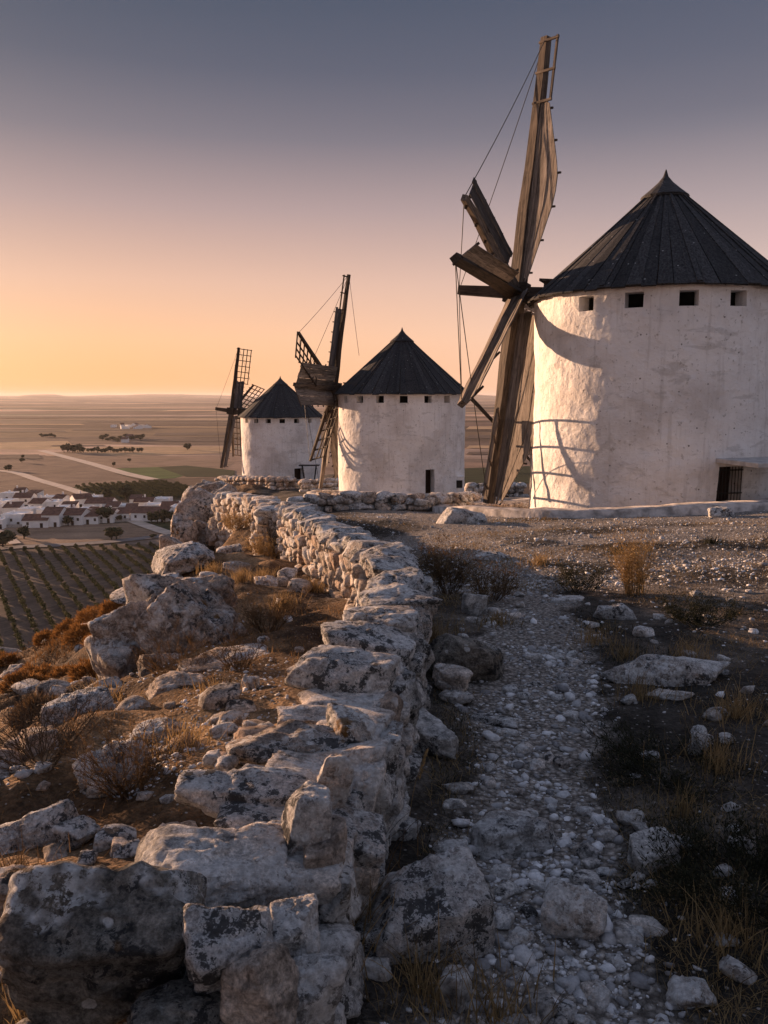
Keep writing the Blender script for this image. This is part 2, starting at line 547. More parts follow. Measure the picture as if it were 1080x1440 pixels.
_n = len(ctrl)
_S = np.zeros((_n + 3, _n + 3)); _S[:_n, :_n] = _A + np.eye(_n) * 0.02
_S[:_n, _n] = 1; _S[:_n, _n + 1:] = ctrl[:, :2]; _S[_n, :_n] = 1; _S[_n + 1:, :_n] = ctrl[:, :2].T
_w = np.linalg.solve(_S, np.concatenate([ctrl[:, 2], [0, 0, 0]]))

PLAIN = -55.0
EDGE_L = np.array([(-6, -8.5), (5, -6.5), (9, -6.3), (13, -6.5), (15, -6.0), (17, -5.2), (20, -5.8), (24, -6.6), (30, -7.2), (45, -10.3), (60, -12.9), (67, -14), (90, -15)], float)
EDGE_R = np.array([(-6, 40), (22, 34), (30, 20), (40, 11), (46, 8), (60, 4), (80, 0), (95, -4)], float)

path_px = [(765, 1440, 1.9), (760, 1250, 2.6), (772, 1100, 3.6), (765, 1000, 4.7), (748, 900, 6.2), (742, 850, 7.4), (715, 800, 9.6), (680, 772, 12), (640, 752, 14.5)]
path_pts = np.array([at(*q)[:2] for q in path_px])
path_pts = np.vstack([[path_pts[0] + np.array([0.02, -3])], path_pts])

def seg_dist(x, y, pts):
    best = np.full(x.shape, 1e9)
    for a, b in zip(pts[:-1], pts[1:]):
        d = b - a
        t = np.clip(((x - a[0]) * d[0] + (y - a[1]) * d[1]) / (d @ d), 0, 1)
        best = np.minimum(best, np.hypot(x - a[0] - t * d[0], y - a[1] - t * d[1]))
    return best

def path_mask(x, y):
    d = seg_dist(x, y, path_pts) + 0.16 * fbm(v3(x * 1.7, y * 1.7), 3, 5)
    w = 0.19 + 0.032 * np.clip(y, 0, 12)
    m = np.clip((w + 0.12 - d) / 0.30, 0, 1)
    far = np.clip((y - 8.2) / 5.0 * 0.55 + 0.15 + 1.0 * fbm(v3(x * 0.55, y * 0.8), 3, 9), 0, 1) * np.clip((y - 6.5) / 2.5, 0, 1) * np.clip((x + 1.2 + 0.0 * y) / 1.0, 0, 1)
    return np.maximum(m, far * 0.85)

wall_line = np.array([(-0.35, 0.6), (-0.30, 1.6), (-0.13, 2.8), (0.0, 4.0), (0.1, 7.0), (-1.75, 14.5), (-3.9, 22.0), (-5, 30), (-9, 60)], float)
def left_of_wall(x, y):
    return np.interp(y, wall_line[:, 1], wall_line[:, 0]) - x       # > 0: the slope side

def base_h(x, y):
    x = np.asarray(x, float); y = np.asarray(y, float)
    sh = x.shape
    x, y = x.ravel(), y.ravel()
    z = np.zeros(len(x))
    for i in range(0, len(x), 20000):
        r = np.hypot(x[i:i + 20000, None] - ctrl[None, :, 0], y[i:i + 20000, None] - ctrl[None, :, 1])
        z[i:i + 20000] = _phi(r) @ _w[:_n] + _w[_n] + _w[_n + 1] * x[i:i + 20000] + _w[_n + 2] * y[i:i + 20000]
    dl = np.maximum(0, np.interp(y, EDGE_L[:, 0], EDGE_L[:, 1]) - x)
    dr = np.maximum(0, x - np.interp(y, EDGE_R[:, 0], EDGE_R[:, 1]))
    df = np.maximum(0, y - 84) * 1.0
    d = np.sqrt(dl * dl + dr * dr + df * df)
    z = np.minimum(z, -1.2)
    steep = np.interp(y, [10, 14, 17], [0.8, 1.1, 2.3])
    z = z - np.where(d > 0, d * steep + 0.65 * d * d / (d + 2.5), 0)
    return z.reshape(sh)

def ground_h(x, y):
    x = np.asarray(x, float); y = np.asarray(y, float)
    sh = x.shape
    x, y = x.ravel(), y.ravel()
    z = base_h(x, y)
    pm = path_mask(x, y)
    lw = np.clip(left_of_wall(x, y) / 0.6, 0, 1)
    rough = 0.5 + 1.1 * lw
    z = z + rough * (0.05 * fbm(v3(x * 0.8, y * 0.8), 3, 1) + 0.022 * fbm(v3(x * 3.1, y * 3.1), 3, 2) * (1 - 0.5 * pm))
    z = z + 0.007 * fbm(v3(x * 13, y * 13), 3, 3)
    z = z + lw * np.clip((-x - 1.2) / 1.0, 0, 1) * 0.12 * ridged(v3(x * 0.9, y * 0.9), 3, 4)
    z = z - 0.025 * pm
    yd = np.hypot(x - 6.82, y - 22.3)
    z = z - 0.5 * np.clip((5.0 - yd) / 0.25, 0, 1)
    dl = np.clip((-4.5 - x) / 4.0, 0, 1)
    z = z + dl * 0.35 * fbm(v3(x * 0.25, y * 0.25), 4, 6)
    return np.maximum(z, PLAIN - 1.0).reshape(sh)

def gz(x, y):
    return float(ground_h(np.array([x]), np.array([y]))[0])

def on_ground(px, py, lo=1.2, hi=90.0):
    """first point of the ground on the line of sight of a pixel"""
    ys = np.exp(np.linspace(math.log(lo), math.log(hi), 700))
    d = at(px, py, 1.0)
    z = ground_h(d.x * ys, ys)
    k = np.argmax(d.z * ys < z)
    if d.z * ys[k] >= z[k]:
        k = len(ys) - 1
    y = ys[k]
    return Vector((d.x * y, y, z[k]))

NX, NY = 420, 520
tx = np.linspace(-1, 1, NX)
gx = -0.4 + 1.3 * np.sinh(tx * math.asinh(75 / 1.3))
ty = np.linspace(-0.42, 1, NY)
gy = 1.6 + 1.6 * np.sinh(ty * math.asinh(140 / 1.6))
gy = np.clip(gy, -8, None)
gy[0] = -9
for i in range(1, NY):
    if gy[i] <= gy[i - 1]: gy[i] = gy[i - 1] + 0.01
XX, YY = np.meshgrid(gx, gy)
ZZ = ground_h(XX, YY)
verts = np.stack([XX.ravel(), YY.ravel(), ZZ.ravel()], axis=1)
ii = (np.arange(NY - 1)[:, None] * NX + np.arange(NX - 1)[None, :]).ravel()
faces = np.stack([ii, ii + 1, ii + NX + 1, ii + NX], axis=1)

def terrain_mat():
    t = NT('hill_soil', 0.97, 0.1)
    p = t.pos()
    n1 = t.noise(p, 0.9, 6, 0.62)
    n2 = t.noise(p, 7.0, 6, 0.7)
    n3 = t.noise(p, 45.0, 4, 0.7)
    right = t.ramp(n1, [(0.38, (0.030, 0.027, 0.023)), (0.5, (0.066, 0.056, 0.047)), (0.62, (0.14, 0.118, 0.097))])
    left = t.ramp(n1, [(0.38, (0.045, 0.028, 0.018)), (0.5, (0.13, 0.078, 0.042)), (0.62, (0.28, 0.18, 0.10))])
    c = t.mix(t.attr('slope'), right, left)
    c = t.mix(0.7, c, t.ramp(n2, [(0.38, 0.4), (0.62, 1.5)]), 'MULTIPLY')
    stones = t.voro(p, 38)
    gravel = t.ramp(stones, [(0.1, (0.45, 0.41, 0.365)), (0.45, (0.27, 0.24, 0.21)), (0.75, (0.13, 0.112, 0.095))])
    gravel = t.mix(0.7, gravel, t.ramp(t.voro(p, 38, out=1), [(0.2, 0.5), (0.8, 1.3)]), 'MULTIPLY')
    pf = t.math('ADD', t.attr('path'), t.math('MULTIPLY', t.math('SUBTRACT', n2, 0.5), 1.6))
    c = t.mix(t.ramp(pf, [(0.25, 0.0), (0.75, 1.0)]), c, gravel)
    sp = t.voro(t.scale(p, (1, 1, 1)), 22)
    c = t.mix(t.ramp(sp, [(0.10, 0.75), (0.16, 0.0)]), c, (0.36, 0.33, 0.30))
    c = t.mix(0.5, c, t.ramp(n3, [(0.38, 0.45), (0.62, 1.5)]), 'MULTIPLY')
    t.color(c)
    b1 = t.bump(n2, 0.6, 0.08)
    b2 = t.bump(stones, 0.6, 0.03, b1)
    t.bump(n3, 0.7, 0.02, b2)
    M['hill_soil'] = t.m
terrain_mat()
me = np_mesh('hillside', verts, faces, True, M['hill_soil'])
pm = path_mask(XX.ravel(), YY.ravel())
a = me.attributes.new('path', 'FLOAT', 'POINT'); a.data.foreach_set('value', pm.astype(np.float32))
lw = np.clip(left_of_wall(XX.ravel(), YY.ravel()) / 0.5 + 0.3, 0, 1)
a = me.attributes.new('slope', 'FLOAT', 'POINT'); a.data.foreach_set('value', lw.astype(np.float32))
tag(link('hillside', me), kind='structure')

# ------------------------------------------------------------------ the plain
def plain_material():
    t = NT('plain_soil', 0.98, 0.05)
    p = t.pos()
    # long strip fields, stretched across the view
    rot = t.n('VectorRotate', rotation_type='Z_AXIS'); rot.inputs['Angle'].default_value = R_(9)
    t.l(p, rot.inputs['Vector'])
    warp = t.n('TexNoise'); warp.inputs['Scale'].default_value = 0.0016; warp.inputs['Detail'].default_value = 3
    t.l(p, warp.inputs['Vector'])
    q = t.addv(rot.outputs[0], t.scale(warp.outputs[1], 330.0))
    f1 = t.voro(t.scale(q, (0.0016, 0.0048, 0.0)), 1.0, out=1)
    f2 = t.voro(t.scale(q, (0.0007, 0.0058, 0.0)), 1.0, out=1)
    sx = t.n('SeparateXYZ'); t.l(f1, sx.inputs[0])
    sy = t.n('SeparateXYZ'); t.l(f2, sy.inputs[0])
    c = t.ramp(sx.outputs[0], [(0.0, (0.16, 0.105, 0.08)), (0.18, (0.30, 0.20, 0.14)), (0.36, (0.20, 0.145, 0.11)), (0.50, (0.46, 0.31, 0.19)), (0.66, (0.25, 0.175, 0.13)), (0.80, (0.13, 0.115, 0.08)), (0.90, (0.38, 0.25, 0.165))], 'CONSTANT')
    c2 = t.ramp(sy.outputs[0], [(0.0, 0.4), (0.22, 1.0), (0.45, 0.6), (0.66, 1.75), (0.82, 0.8)], 'CONSTANT')
    c = t.mix(1.0, c, c2, 'MULTIPLY')
    fur = t.noise(t.scale(q, (0.06, 0.9, 0.0)), 1.0, 3, 0.6)
    c = t.mix(0.5, c, t.ramp(fur, [(0.35, 0.75), (0.65, 1.2)]), 'MULTIPLY')
    n = t.noise(p, 0.012, 6, 0.65)
    c = t.mix(0.6, c, t.ramp(n, [(0.4, 0.6), (0.6, 1.35)]), 'MULTIPLY')
    n5 = t.noise(p, 0.35, 5, 0.7)
    c = t.mix(0.45, c, t.ramp(n5, [(0.3, 0.6), (0.7, 1.3)]), 'MULTIPLY')
    sp = t.voro(t.scale(p, (1, 1, 0)), 0.022)
    c = t.mix(t.ramp(sp, [(0.055, 0.85), (0.075, 0.0)]), c, (0.03, 0.035, 0.02))
    t.color(c)
    t.bump(n5, 0.5, 0.5)
    M['plain_soil'] = t.m
plain_material()
# polar-ish sheet, rising gently into low swells towards the horizon
NA, NR = 720, 150
ang = np.linspace(0, 2 * math.pi, NA, endpoint=False)
rad = np.concatenate([[0], np.geomspace(30, 26000, NR - 1)])
AA, RR = np.meshgrid(ang, rad)
PX, PY = RR * np.sin(AA), RR * np.cos(AA)
def plain_h(x, y):
    x = np.asarray(x, float); y = np.asarray(y, float)
    r = np.hypot(x, y)
    k = np.clip((r - 1300) / 6000, 0, 1)
    rise = 16.0 * np.clip((r - 2500) / 7500, 0, 1) ** 1.25
    z = PLAIN + rise + k * 24 * fbm(v3(x.ravel() / 2600, y.ravel() / 1500), 3, 21).reshape(x.shape)
    mesa = np.clip((r - 8800) / 800, 0, 1)
    z = z + mesa * (0 + 42 * np.clip(fbm(v3(x.ravel() / 3600, y.ravel() / 3600), 2, 23).reshape(x.shape) + 0.15, 0, 1))
    az = np.degrees(np.arctan2(x, y))
    far = np.clip((r - 10500) / 1500, 0, 1) * np.clip((17000 - r) / 2500, 0, 1)
    def mesa_at(a0, a1, hgt, soft):
        return hgt * np.clip((az - a0) / soft, 0, 1) * np.clip((a1 - az) / soft, 0, 1)
    z = z + far * (mesa_at(-24.5, -21.4, 30, 0.7) + mesa_at(-20.6, -8, 16, 1.6) + mesa_at(-17.6, -13.2, 14, 0.8) + mesa_at(-6, 9.5, 85, 4.5) + mesa_at(18, 60, 50, 4) + mesa_at(-60, -28, 30, 5))
    return z
PZ = plain_h(PX, PY)
pv = np.stack([PX.ravel(), PY.ravel(), PZ.ravel()], axis=1)
jj = np.arange(NA); j2 = (jj + 1) % NA
fs = [np.stack([k * NA + jj, k * NA + j2, (k + 1) * NA + j2, (k + 1) * NA + jj], axis=1)[:, ::-1] for k in range(NR - 1)]
me = np_mesh('ground', pv, np.concatenate(fs), True, M['plain_soil'])
tag(link('ground', me), kind='structure')

def plain_at(px, py, dz=0.0):
    d = at(px, py, 1.0)
    k = PLAIN / d.z
    return Vector((d.x * k, k, PLAIN + dz))
# ------------------------------------------------------------------ windmills
def cone_pts(r, z, n, ph=0.0):
    return [(r * math.cos(2 * math.pi * k / n + ph), r * math.sin(2 * math.pi * k / n + ph), z) for k in range(n)]

def tower_mesh(R, h, holes, seed, taper=0.0, NA=480, NZ=104):
    """rough plastered cylinder with real openings; holes: (angle, half width in m, z0, z1)"""
    th = np.linspace(0, 2 * math.pi, NA, endpoint=False)
    zz = np.linspace(-1.6, h, NZ + 1)
    T, Z = np.meshgrid(th, zz)
    rr = R * (1 + taper * (h - Z) / h)
    P = np.stack([np.cos(T).ravel() * R, np.sin(T).ravel() * R, Z.ravel()], axis=1)
    dr = 0.035 * fbm(P * 0.55, 3, seed) + 0.014 * fbm(P * 2.4, 3, seed + 5) + 0.005 * fbm(P * 9.0, 2, seed + 9)
    rr = rr.ravel() + dr
    V = np.stack([np.cos(T).ravel() * rr, np.sin(T).ravel() * rr, Z.ravel()], axis=1)
    k = np.arange(NZ)[:, None]; j = np.arange(NA)[None, :]
    tc = (j + 0.5) * 2 * math.pi / NA + 0 * k
    zc = (zz[:-1] + zz[1:])[:, None] / 2 + 0 * j
    keep = np.ones((NZ, NA), bool)
    cells = []
    for a, hw, z0, z1 in holes:
        da = np.abs((tc - a + math.pi) % (2 * math.pi) - math.pi)
        inside = (da < hw / R) & (zc > z0) & (zc < z1)
        keep &= ~inside
        cells.append(inside)
    j2 = (j + 1) % NA
    q = np.stack([k * NA + j, k * NA + j2, (k + 1) * NA + j2, (k + 1) * NA + j], axis=-1)
    return V, q[keep], q, cells, zz

def recess(V, q, inside, zz, depth):
    """reveal and back wall of one opening, following its cut edge"""
    idx = np.argwhere(inside)
    k0, k1 = idx[:, 0].min(), idx[:, 0].max()
    NA = inside.shape[1]
    js = sorted(set(idx[:, 1]))
    if js[-1] - js[0] > NA / 2:
        js = [x for x in js if x > NA / 2] + [x for x in js if x <= NA / 2]
    ring = [k0 * NA + x for x in js] + [k * NA + (js[-1] + 1) % NA for k in range(k0, k1 + 1)]
    ring += [(k1 + 1) * NA + (x + 1) % NA for x in reversed(js)] + [k * NA + js[0] for k in range(k1 + 1, k0, -1)]
    outer = V[ring]
    c = outer.mean(axis=0); n = np.array([c[0], c[1], 0]); n /= np.linalg.norm(n)
    inner = outer - n * depth
    return outer, inner, c, n

def make_wood_part(mb, name, mat, parent, a, b):
    """timber whose local z runs along it, so that the grain follows"""
    a, b = Vector(a), Vector(b)
    qz = (b - a).to_track_quat('Z', 'Y')
    inv = qz.inverted()
    mb.v = [tuple(inv @ (Vector(p) - a)) for p in mb.v]
    o = link(name, mb.mesh(name, mat), parent)
    o.location = a
    o.rotation_mode = 'QUATERNION'
    o.rotation_quaternion = qz
    return o

def child_timber(sail, name, mat, a, b, w0, h0, w1=None, h1=None, side=None):
    """a timber in windmill coordinates, made a child of a sail timber"""
    mb = MB()
    mb.beam(a, b, w0, h0, w1, h1, side=side or Vector((1, 0, 0)))
    o = make_wood_part(mb, name, mat, sail, a, b)
    Mw = Matrix.LocRotScale(Vector(a), o.rotation_quaternion, None)
    Ms = Matrix.LocRotScale(sail.location, sail.rotation_quaternion, None)
    Ml = Ms.inverted() @ Mw
    o.location = Ml.to_translation()
    o.rotation_quaternion = Ml.to_quaternion()
    return o

def sail(mill, H, s, n, sign, L, width=1.0, kind='board', p0=0.18, p1=0.97, beam=(0.24, 0.20), mat='timber', pmat='board', taper=None, root=0.0, nb=5, rungs=7, open_tip=0.0):
    s = s.normalized()
    d = n.cross(s).normalized() * sign
    nn = s.cross(d).normalized()
    a = H + s * root
    b = H + s * L
    mb = MB(); mb.beam(a, b, beam[0], beam[1], beam[0] * 0.55, beam[1] * 0.55, side=d, wob=0.02, segs=6)
    bo = make_wood_part(mb, 'sail', M[mat], mill, a, b)
    off = beam[0] * 0.45
    back = nn * (-0.07)
    prof = taper or (lambda q: 1.0)
    if kind in ('board', 'mixed'):
        q0, q1 = p0, p1 - open_tip
        N = 12
        for j in range(nb):
            e0, e1 = j / nb, (j + 1) / nb - 0.012
            for half in ((q0, q1),):
                pts = []
                jit = random.uniform(-0.02, 0.02)
                lo, hi = half[0] + random.uniform(-0.015, 0.015), half[1] + jit
                mbp = MB()
                base = len(mbp.v)
                thick = 0.03
                for i in range(N + 1):
                    q = lo + (hi - lo) * i / N
                    w = width * prof((q - q0) / (q1 - q0))
                    c = H + s * (L * q) + back + nn * random.uniform(-0.006, 0.006)
                    for ee, tt in ((e0, 0), (e1, 0), (e1, 1), (e0, 1)):
                        mbp.v.append(tuple(c + d * (off + w * ee) + nn * (thick * (tt - 0.5) + 0.012 * (j % 2))))
                for i in range(N):
                    for jj in range(4):
                        k2 = (jj + 1) % 4
                        mbp.f.append((base + i * 4 + jj, base + i * 4 + k2, base + i * 4 + 4 + k2, base + i * 4 + 4 + jj))
                mbp.f.append((3, 2, 1, 0)); e = N * 4; mbp.f.append((e, e + 1, e + 2, e + 3))
                aa = H + s * (L * lo); bb = H + s * (L * hi)
                o = make_wood_part(mbp, 'plank', M[pmat], bo, aa, bb)
                Ml = Matrix.LocRotScale(bo.location, bo.rotation_quaternion, None).inverted() @ Matrix.LocRotScale(aa, o.rotation_quaternion, None)
                o.location = Ml.to_translation(); o.rotation_quaternion = Ml.to_quaternion()
        for q in np.linspace(q0 + 0.03, q1 - 0.03, rungs):
            w = width * prof((q - q0) / (q1 - q0))
            cs = 1 if nn.dot(-(mill.location + H)) > 0 else -1
            c = H + s * (L * q) + back - nn * (cs * 0.05)
            child_timber(bo, 'rung', M['timber_dark'], c - d * 0.15, c + d * (off + w + 0.05), 0.05, 0.05, side=s)
    if kind == 'lattice' or open_tip > 0:
        q0, q1 = (p0, p1) if kind == 'lattice' else (p1 - open_tip, p1)
        for e in ((0.33, 0.66, 1.0) if kind == 'lattice' else (1.0,)):
            w = width * (0.34 if kind != 'lattice' else 1.0)
            c0 = H + s * (L * q0) + d * (off + w * e) + back
            c1 = H + s * (L * q1) + d * (off + w * e) + back
            child_timber(bo, 'spar', M[mat], c0, c1, 0.06, 0.05, side=d)
        for q in np.linspace(q0, q1 - 0.01, rungs if kind == 'lattice' else 3):
            w = width * (0.34 if kind != 'lattice' else 1.0)
            c = H + s * (L * q) + back * 1.4
            child_timber(bo, 'rung', M[mat], c - d * 0.14, c + d * (off + w + 0.07), 0.06, 0.05, side=s)
    return bo, a, b, d

def windmill(name, label, X, Y, zb, h, R, roof_h, hub, wv, tilt, sails, win, doors, seed, shaft_out=1.7, over=0.17, tail=None, nplank=64, ragged=0.0, stays=()):
    C0 = Vector((X, Y, zb))
    mill = empty(name, C0, label, 'windmill', 'windmills along the ridge')
    # tower with openings
    holes = [(a, w / 2, h - 0.50, h - 0.14) for a, w in win] + [(a, w / 2, z0, z1) for a, w, z0, z1 in doors]
    V, Q, q, cells, zz = tower_mesh(R, h, holes, seed)
    link('wall', np_mesh('wall', V, Q, True, M['plaster']), mill)
    for i, ins in enumerate(cells):
        isdoor = i >= len(win)
        depth = 0.45 if isdoor else 0.42
        outer, inner, c, nrm = recess(V, q, ins, zz, depth)
        mb = MB()
        m = len(outer)
        for k in range(m):
            k2 = (k + 1) % m
            mb.poly([outer[k], outer[k2], inner[k2], inner[k]])
        o = mb.build('door' if isdoor else 'window', M['plaster'], mill)
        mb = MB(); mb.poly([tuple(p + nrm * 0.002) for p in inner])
        mb.build('door_leaf' if isdoor else 'opening', M['door_wood'] if isdoor else M['hole'], o)  # windows: near-black back panel, the darkness inside put into its colour
    # roof: dark cone shell, planks, cap
    Re = R + over
    mb = MB()
    ring = cone_pts(Re - 0.05, h - 0.02, 48)
    for k in range(48):
        mb.poly([ring[k], ring[(k + 1) % 48], (0, 0, h + roof_h - 0.09)])
        r1, r2 = cone_pts(R - 0.3, h - 0.02, 48)[k], cone_pts(R - 0.3, h - 0.02, 48)[(k + 1) % 48]
        mb.poly([ring[(k + 1) % 48], ring[k], r1, r2])
    roof = mb.build('roof', M['timber_dark'], mill)
    slope = math.hypot(Re, roof_h)
    w0 = 2 * math.pi * Re / nplank
    pms = []
    for v in range(4):
        mb = MB()
        N = 7
        rv = random.Random(v + seed)
        for i in range(N + 1):
            t_ = i / N
            r = Re + 0.02 - (Re - 0.22) * t_ + (rv.uniform(0, 0.05) if i == 0 else 0)
            z = h - 0.03 + (Re - r) / Re * roof_h + (0.02 if v % 2 else 0.0)
            w = max(0.02, w0 * r / Re) * (0.485 if v % 2 == 0 else 0.50)
            wj = rv.uniform(-0.006, 0.006)
            for e, f_ in ((-1, 0), (1, 0), (1, 1), (-1, 1)):
                mb.v.append((r + f_ * 0.025, e * w + wj, z + f_ * 0.03))
        for i in range(N):
            for jj in range(4):
                k2 = (jj + 1) % 4
                mb.f.append((i * 4 + jj, i * 4 + k2, i * 4 + 4 + k2, i * 4 + 4 + jj))
        mb.f.append((3, 2, 1, 0)); mb.f.append((N * 4, N * 4 + 1, N * 4 + 2, N * 4 + 3))
        pms.append(mb.mesh('plank', M['roof_wood']))
    for k in range(nplank):
        a = 2 * math.pi * (k + random.uniform(-0.06, 0.06)) / nplank
        lift = random.uniform(-0.004, 0.016)
        link('plank', pms[k % 4], roof, (0, 0, lift), (0, 0, a))
    # raised hip battens
    mbh = MB()
    mbh.beam((Re + 0.03, 0, h + 0.01), (0.2, 0, h + roof_h * (Re - 0.2) / Re + 0.05), 0.12, 0.05, 0.05, 0.04, side=Vector((0, 1, 0)))
    hm = mbh.mesh('batten', M['roof_wood'])
    for k in range(10):
        link('batten', hm, roof, (0, 0, 0.02), (0, 0, 2 * math.pi * (k + 0.37) / 10))
    mb = MB()
    prof = [(0.60, -0.46), (0.62, -0.40), (0.40, -0.22), (0.20, -0.04), (0.07, 0.12), (0.012, 0.30)]
    for (r0, z0), (r1, z1) in zip(prof[:-1], prof[1:]):
        A = cone_pts(r0, h + roof_h + z0, 20); B = cone_pts(r1, h + roof_h + z1, 20)
        for k in range(20):
            mb.poly([A[k], A[(k + 1) % 20], B[(k + 1) % 20], B[k]])
    mb.build('roof_cap', M['roof_wood'], roof)
    # wheel
    H = Vector(hub) - C0
    w = Vector((wv[0], wv[1], 0)).normalized()
    ah = Vector((w.y, -w.x, 0))
    if ah.x > 0: ah = -ah
    ax = (ah * math.cos(tilt) + Vector((0, 0, math.sin(tilt)))).normalized()
    u = ax.cross(w).normalized()
    if u.z < 0: u = -u
    tip = H + ax * shaft_out
    inn = H - ax * 2.6
    mb = MB(); mb.beam(inn, tip, 0.42, 0.42, 0.26, 0.26, side=u, wob=0.01, segs=5)
    make_wood_part(mb, 'windshaft', M['timber_dark'], mill, inn, tip)
    mb = MB(); mb.beam(H - ax * 0.32, H + ax * 0.34, 0.55, 0.52, side=u)
    make_wood_part(mb, 'hub', M['timber_dark'], mill, H - ax * 0.3, H + ax * 0.3)
    # small gabled housing where the shaft leaves the roof
    e = H - ax * 0.75
    mb = MB()
    mb.beam(e - ax * 1.3 + Vector((0, 0, 0.34)), e + Vector((0, 0, 0.34)), 1.0, 0.07, side=w)
    mb.beam(e - ax * 1.0 + w * 0.42, e - ax * 0.1 + w * 0.42, 0.07, 0.75, side=w)
    mb.beam(e - ax * 1.0 - w * 0.42, e - ax * 0.1 - w * 0.42, 0.07, 0.75, side=w)
    mb.build('shaft_housing', M['timber_dark'], mill)
    mb = MB(); mb.beam(e - ax * 0.15 - w * 0.75 - Vector((0, 0, 0.40)), e - ax * 0.15 + w * 0.75 - Vector((0, 0, 0.40)), 0.26, 0.26, side=ax)
    make_wood_part(mb, 'cross_beam', M['timber'], mill, e - w * 0.75, e + w * 0.75)
    tips = {}
    for key, (cw, cu), kw in sails:
        kw = dict(kw)
        kw.setdefault('n', None)
        n = kw.pop('n')
        n = Vector(n) if n is not None else ax
        s = w * cw + u * cu
        L = kw.pop('L')
        off = kw.pop('shift', 0.0)
        bo, a, b, d = sail(mill, H + ax * off, s, n, kw.pop('sign', 1), L, **kw)
        tips[key] = b
    tips['tip'] = tip
    for p, r in stays:
        A = tips[p] if isinstance(p, str) else Vector(p) - C0
        B = tips[r] if isinstance(r, str) else Vector(r) - C0
        mb = MB()
        sag = (A - B).length * 0.012
        mb.tube([A.lerp(B, k / 6) - Vector((0, 0, sag * 4 * (k / 6) * (1 - k / 6))) for k in range(7)], 0.011, n=5)
        mb.build('cable', M['cable'], mill)
    if tail:
        A = Vector(tail[0]) - C0; B = Vector(tail[1]) - C0
        mb = MB(); mb.beam(A, B, 0.22, 0.22, 0.14, 0.14, side=Vector((0, 1, 0)), wob=0.02, segs=4)
        make_wood_part(mb, 'tail_pole', M['timber_dark'], mill, A, B)
    return mill, C0, H, ax, w, u

def wall_angle(X, Y, R, px, row):
    """angle on the tower seen at image column px"""
    d = at(px, row, 1.0)
    dx, dy = d.x, d.y
    l = math.hypot(dx, dy); dx /= l; dy /= l
    b = -(dx * X + dy * Y)
    disc = b * b - (X * X + Y * Y - R * R)
    t = -b - math.sqrt(max(0, disc))
    return math.atan2(dy * t - Y, dx * t - X)

LIT = (-0.958, -0.287, 0.0)      # a board facing both the camera and the low sun
# near mill
X1, Y1, ZB1 = 7.42, 22.2, -3.25
win1 = [(wall_angle(X1, Y1, 3.3, p, 420), 0.42) for p in (824, 891, 968, 1038)]
win1 += [(win1[3][0] + 0.40, 0.42), (win1[3][0] + 0.8, 0.42)]
door1 = wall_angle(X1, Y1, 3.3, 1026, 680)
diam = lambda q: 0.35 + 0.65 * min(1, q / 0.32) if q < 0.32 else (1.0 if q < 0.62 else 1.0 - 0.75 * (q - 0.62) / 0.38)
up_prof = lambda q: 0.25 + 0.75 * min(1.0, q / 0.45) if q < 0.6 else 1.0 - 0.7 * (q - 0.6) / 0.4
dn_prof = lambda q: 1.0 if q < 0.62 else 1.0 - 0.75 * (q - 0.62) / 0.38
hub1 = at(727, 412, 23.7)
EDGE_ON = (-0.80, -0.60, 0.0)     # a board lying almost along the sunlight
mill1 = windmill('windmill', 'nearest and largest white windmill with dark plank roof beside the footpath', X1, Y1, ZB1, 5.8, 3.3, 3.05, hub1, (-0.40, -0.92), R_(5.5),
    [('up', (0.0, 1.0), dict(L=6.75, n=EDGE_ON, sign=-1, width=0.9, p0=0.05, p1=0.99, open_tip=0.24, taper=up_prof, beam=(0.40, 0.36), rungs=6, mat='timber_mid')),
     ('down', (0.09, -1.0), dict(L=6.1, n=(-0.88, -0.48, 0), sign=1, width=1.65, p0=0.1, p1=0.98, taper=dn_prof, beam=(0.38, 0.40), rungs=6, nb=6, mat='timber_mid')),
     ('shadowlattice', (0.2, -0.98), dict(L=5.9, kind='lattice', width=1.8, p0=0.62, p1=0.97, n=(-0.98, 0.16, 0), sign=1, beam=(0.12, 0.12), root=3.6, rungs=4)),  # extra lattice added for the shadow it throws on the tower wall
     ('toward', (1.0, 0.02), dict(L=5.6, sign=1, n=(-0.6, -0.3, 0.6), width=0.38, p0=0.3, p1=1.0, beam=(0.38, 0.34), nb=2, rungs=4, mat='timber_dark')),
     ('away', (-1.0, 0.0), dict(L=4.6, sign=1, width=1.3, p0=0.1, p1=0.98)),
     ('upleft', (math.cos(R_(15)), math.sin(R_(15))), dict(L=5.6, n=(-0.85, 0.1, 0.3), sign=1, width=0.36, p0=0.3, p1=0.99, beam=(0.26, 0.24), pmat='board_shade', nb=3, rungs=5)),
     ('downleft', (math.cos(R_(-38)), math.sin(R_(-38))), dict(L=5.1, n=(-0.84, -0.54, 0), sign=1, width=0.42, p0=0.08, p1=0.98, beam=(0.40, 0.30), nb=3, rungs=4)),
     ], win1, [(door1, 0.62, 0.15, 1.62)], 11, shaft_out=1.75,
    stays=[('tip', 'up'), ('tip', 'down'), ('tip', 'upleft'), ('tip', 'downleft'), ('up', 'upleft'), ('toward', 'downleft'), ('down', 'toward')])

